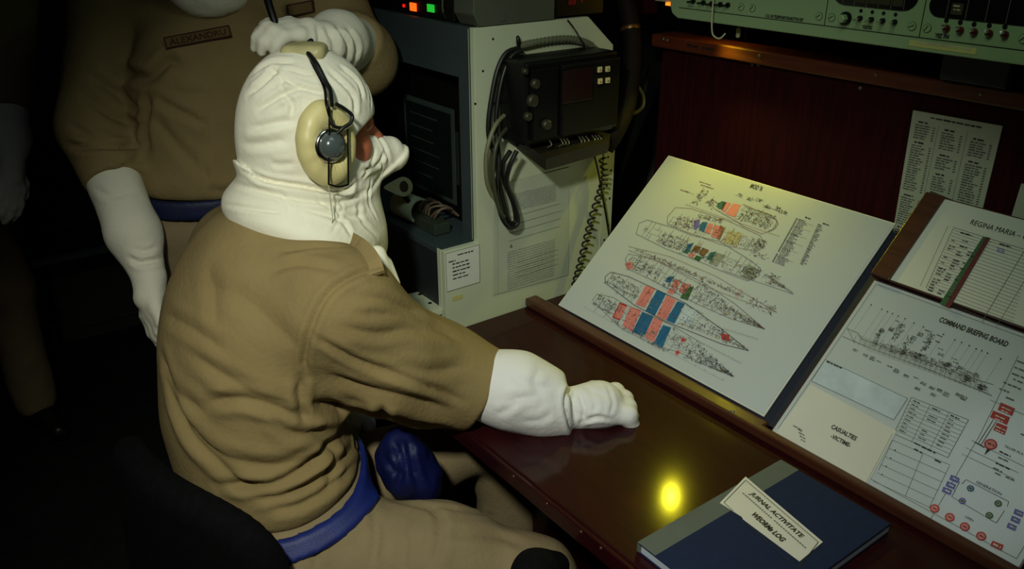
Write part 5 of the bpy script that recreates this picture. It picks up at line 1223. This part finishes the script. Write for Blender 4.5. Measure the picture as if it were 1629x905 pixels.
# ================================================================== STANDING PEOPLE
def standing(label, J, tags, seed, hood_px, skip=None):
    """J holds the joints as points; builds body, jacket, trousers, belt, hood, gloves and boots"""
    base = (J['hip'][0], J['hip'][1], 0)
    t = thing('person', label, 'person', base, 'crew in khaki suits')
    fd = J['fwd']; rt = np.cross(fd, Z_); X = np.array([rt, fd, Z_])
    che, wst, hip, nk, hd_ = J['chest'], J['waist'], J['hip'], J['neck'], J['head']
    def trunk(p, g=0):
        d = ell(p, che, (.185+g, .125+g, .20+g), X); d = smin(d, ell(p, (che+wst)/2, (.170+g, .125+g, .19+g), X), .06)
        d = smin(d, ell(p, wst+Z_*.03, (.172+g, .128+g, .10+g), X), .05)
        d = smin(d, cap(p, J['shR'], nk-Z_*.06, .078+g, .075+g), .05); d = smin(d, cap(p, J['shL'], nk-Z_*.06, .078+g, .075+g), .05)
        return d
    def sleeve(p, s_):
        sh, el, se = J['sh'+s_], J['el'+s_], J['se'+s_]; u_ = unit(se-el)
        return smax(chain(p, [sh, el, se+u_*.04], [.080, .072, .062], .04), plane(p, se, u_), .008)
    def jac(p):
        d = smin(smin(trunk(p), sleeve(p, 'R'), .03), sleeve(p, 'L'), .03)
        d = smax(d, -cap(p, nk, nk+Z_*.2, .06, .08), .02)
        return smax(d, -plane(p, wst-Z_*.0, (0, 0, 1)), .012)
    ks = ('chest', 'waist', 'shR', 'shL', 'elR', 'elL', 'seR', 'seL')
    lo, hi = bounds([J[k] for k in ks], .20)
    jk_ = cloth('jacket', jac, lo, hi, .0075, KHAKI, t, J.get('cr'), (.004, 7, seed))
    hR = hip+rt*.09; hL = hip-rt*.09; kR = hR*1; kR = hR+np.array([0, 0, .50-hR[2]])+rt*.02; kL = hL+np.array([0, 0, .50-hL[2]])-rt*.02; aR = kR+[0, 0, -.40]; aL = kL+[0, 0, -.40]
    def tro(p):
        d = ell(p, hip+Z_*.02, (.170, .130, .13), X)
        d = smin(d, chain(p, [hR, kR, aR], [.10, .075, .065], .04), .05); d = smin(d, chain(p, [hL, kL, aL], [.10, .075, .065], .04), .05)
        return smax(d, plane(p, wst-Z_*.01, (0, 0, 1)), .01)
    lo, hi = bounds([hip, aR, aL, wst], .18); lo[2] = .03
    cloth('trousers', tro, lo, hi, .012, KHAKI2, t, None, (.005, 9, seed+1))
    cloth('belt', lambda p: ringS(p, wst-Z_*.018, .172, .130, .022, .008, X), wst-[.2, .2, .07], wst+[.2, .2, .05], .008, DBLUE, t)
    for an in (aR, aL):
        lo, hi = bounds([an+[0, 0, .12], an-[0, 0, .10], an+fd*.2-[0, 0, .1]], .07); cloth('boot', lambda p: boots(p, an, fd), lo, hi, .012, BOOT, t)
    def hh(r, f, u): return hd_+rt*r+fd*f+Z_*u
    def fc(p):
        d = ell(p, hh(0, -.01, .02), (.072, .092, .105), X); d = smin(d, ell(p, hh(0, .035, -.055), (.056, .06, .07), X), .04)
        d = smin(d, cap(p, hh(0, .08, .018), hh(0, .11, -.022), .010, .015), .014)
        for s__ in (-1, 1): d = smax(d, -ell(p, hh(.03*s__, .098, .014), (.015, .015, .010), X), .01)
        return d
    def bod(p):
        d = smin(fc(p), cap(p, hh(0, -.02, -.06), nk-Z_*.05, .055, .06), .03); d = smin(d, trunk(p, -.03), .03); d = smin(d, ell(p, hip, (.14, .10, .12), X), .04)
        for s_ in 'RL': d = smin(d, chain(p, [J['sh'+s_], J['el'+s_], J['wr'+s_]], [.05, .042, .03], .03), .03)
        d = smin(d, chain(p, [hR, kR, aR], [.075, .05, .035], .03), .03); return smin(d, chain(p, [hL, kL, aL], [.075, .05, .035], .03), .03)
    lo, hi = bounds([J[k] for k in ks]+[hd_+Z_*.12, aR, aL], .14); lo[2] = .04
    cloth('body', bod, lo, hi, .012, SKIN, t)
    def hdd(p):
        d = ell(p, hh(0, -.012, .016), (.092, .112, .124), X); d = smin(d, ell(p, hh(0, .02, -.07), (.082, .085, .09), X), .04)
        d = smax(d, -ell(p, hh(0, .12, .0), (.07, .07, .036), X), .01)
        dr = cap(p, hh(0, -.01, -.12), nk-Z_*.02, .085, .12); dr = smin(dr, ell(p, nk+fd*.045-Z_*.035, (.155, .120, .055), X), .04)
        dr = smin(dr, ell(p, nk+fd*.085-Z_*.085, (.085, .065, .055), X), .03)
        return smin(d, dr, .02)
    lo, hi = bounds([hd_+Z_*.14, nk-Z_*.12], .20)
    cloth('hood', hdd, lo, hi, .0065, WHITE, t, None, (.005, 14, seed+2))
    for s_ in 'RL':
        seg = J['hand'+s_]; se, el, wr = J['se'+s_], J['el'+s_], J['wr'+s_]; u_ = unit(se-el)
        gr = J.get('gr'+s_, [.052, .050, .036])
        fn = lambda p: smin(smax(chain(p, [se-u_*.03, se*.45+wr*.55, wr], gr, .03), plane(p, se-u_*.025, -u_), .006), hand_sdf(p, seg, .009), .014)
        lo, hi = bounds([se, wr]+[q0[1] for q0 in seg], .08)
        cloth('glove', fn, lo, hi, .0050, WHITE, t, J.get('gc'+s_), (.002, 14, seed+3))
    for (cx_, cy_, w_, h_, an, txt) in tags:
        me = jk_.data; bv = BVHTree.FromPolygons([tuple(np.array(v.co)+OFF[jk_]) for v in me.vertices], [tuple(p_.vertices) for p_ in me.polygons])
        def hit(px_, py_):
            r = bv.ray_cast(Vector(CAM), Vector(ray(px_, py_)).normalized()); return None if r[0] is None else np.array(r[0])
        ca, sa = math.cos(an), math.sin(an); g = []
        for j in (-1, 0, 1):
            for i in range(-4, 5):
                r = hit(cx_+i/4*w_/2*ca-j*h_/2*sa, cy_+i/4*w_/2*sa+j*h_/2*ca); g.append(r)
        if any(q0 is None for q0 in g): continue
        g = [q0+unit(CAM-q0)*.0025 for q0 in g]
        # plane fit so the strip stays tidy
        c0 = sum(g)/len(g); eu_ = unit(g[9+8]-g[9]); nn = unit(np.cross(eu_, g[4]-g[22])); nn = nn if nn @ (CAM-c0) > 0 else -nn; ev_ = np.cross(nn, eu_)
        W_ = np.linalg.norm(g[17]-g[9]); H_ = np.linalg.norm(g[4]-g[22]); c0 = c0+nn*max(0, max((q0-c0) @ nn for q0 in g))
        b = MB(); b.obox(c0-eu_*W_/2-ev_*H_/2-nn*.004, eu_*W_, ev_*H_, nn*.0055); nt_ = b.build('name_tape', TAGC, t)
        p_ = Print(c0+nn*.0016, eu_, ev_, .0003); KH = mat('khaki_thread', (104, 82, 44), .9)
        p_.rect(-W_/2+.003, -H_/2+.003, W_/2-.003, H_/2-.003, KH, 0)
        if txt: p_.text(txt, (0, 0), H_*.52, TAGC, w=W_*.86, bold=.02)
        p_.build(nt_)
    return t, jk_
fd2 = unit(-ray(380, 300)*[1, 1, 0]+RV*.16)
S = dict(fwd=fd2, chest=P(352, 130, 1.90), waist=P(345, 292, 1.96), neck=P(318, -88, 1.80), head=P(325, -232, 1.76),
         shR=P(172, 20, 1.86), elR=P(150, 200, 1.86), seR=P(183, 290, 1.82), wrR=P(238, 440, 1.80),
         shL=P(520, 10, 1.84), elL=P(572, 95, 1.78), seL=P(556, 62, 1.70), wrL=P(520, 68, 1.56))
S['hip'] = S['waist']-Z_*.10+fd2*-.01
S['handR'] = hand_parts(S['wrR'], unit(P(242, 520, 1.78)-S['wrR']), unit(-RV*.6-FV*.7), (.30, .35, .25), thumb_side=1, s=.95)
S['handL'] = hand_parts(S['wrL'], unit(P(468, 46, 1.51)-S['wrL']), unit(Z_+(-FV)*.35), (.45, .8, .5), thumb_side=1, s=.86, spread=.03, thumb=(.2, .3))
S['grL'] = [.058, .052, .038]
S['grR'] = [.057, .052, .035]
S['cr'] = [(((180, 110), (220, 122), (240, 122), (268, 98), (290, 104)), .012, .014), (((238, 150), (232, 200), (236, 240)), .010, .012), (((140, 118), (190, 150), (225, 180)), .010, .009), (((130, 150), (180, 185), (230, 200)), .010, .008), (((112, 200), (150, 222), (180, 228)), .009, .008), (((105, 232), (160, 234), (232, 232)), .008, .012), (((245, 155), (290, 180), (330, 200)), .009, .007), (((240, 180), (290, 240), (340, 290)), .012, .005), (((328, 180), (327, 240), (326, 300)), .006, .004), (((330, 300), (360, 305), (400, 290)), .010, .005), (((280, 150), (330, 150)), .010, .004), (((180, 250), (200, 262), (230, 250)), .008, .005)]
S['gcR'] = [(((205, 410), (225, 418), (258, 412)), .006, .007), (((150, 300), (180, 312), (215, 300)), .007, .003), (((212, 395), (230, 400), (250, 392)), .005, .004)]
S['gcL'] = [(((520, 45), (532, 70), (530, 98)), .006, .007), (((536, 42), (552, 70), (545, 105)), .006, .007), (((553, 45), (568, 75), (560, 105)), .006, .006), (((505, 40), (508, 70), (500, 90)), .005, .005)]
standing('standing person with a name tape, behind the seated one, one white glove raised', S, [(315, 60, 106, 19, -.19, 'ALEXANDRU'), (480, 14, 42, 20, -.19, '')], 11, None)
o = MB().tube([P(418, -40, 1.50), P(426, 0, 1.49), P(436, 32, 1.49), P(446, 60, 1.50)], [.007, .007, .0065, .005], 10).build('black_stick', BLACK, base=tuple(P(436, 32, 1.49))); tag(o, 'black slim stick held in the raised white glove', 'stick')
off3 = P(-118, 210, 2.30)
fd3 = unit(-ray(0, 300)*[1, 1, 0]+RV*.5)
T3 = dict(fwd=fd3, chest=P(-120, 90, 2.30), waist=P(-120, 250, 2.38), neck=P(-120, -5, 2.22), head=P(-120, -110, 2.18),
          shR=P(-245, 10, 2.35), elR=P(-270, 150, 2.35), seR=P(-262, 205, 2.32), wrR=P(-240, 300, 2.3),
          shL=P(2, 0, 2.18), elL=P(8, 125, 2.20), seL=P(10, 178, 2.18), wrL=P(14, 258, 2.14))
T3['hip'] = T3['waist']-Z_*.10
T3['handR'] = hand_parts(T3['wrR'], -Z_, unit(-RV), (.3, .4, .3), thumb_side=1, s=.95)
T3['handL'] = hand_parts(T3['wrL'], unit(P(20, 335, 2.12)-T3['wrL']), unit(RV-FV*.5), (.30, .4, .3), thumb_side=-1, s=.85)
standing('dim person at the left edge, only an arm with white glove in view', T3, [], 31, None)
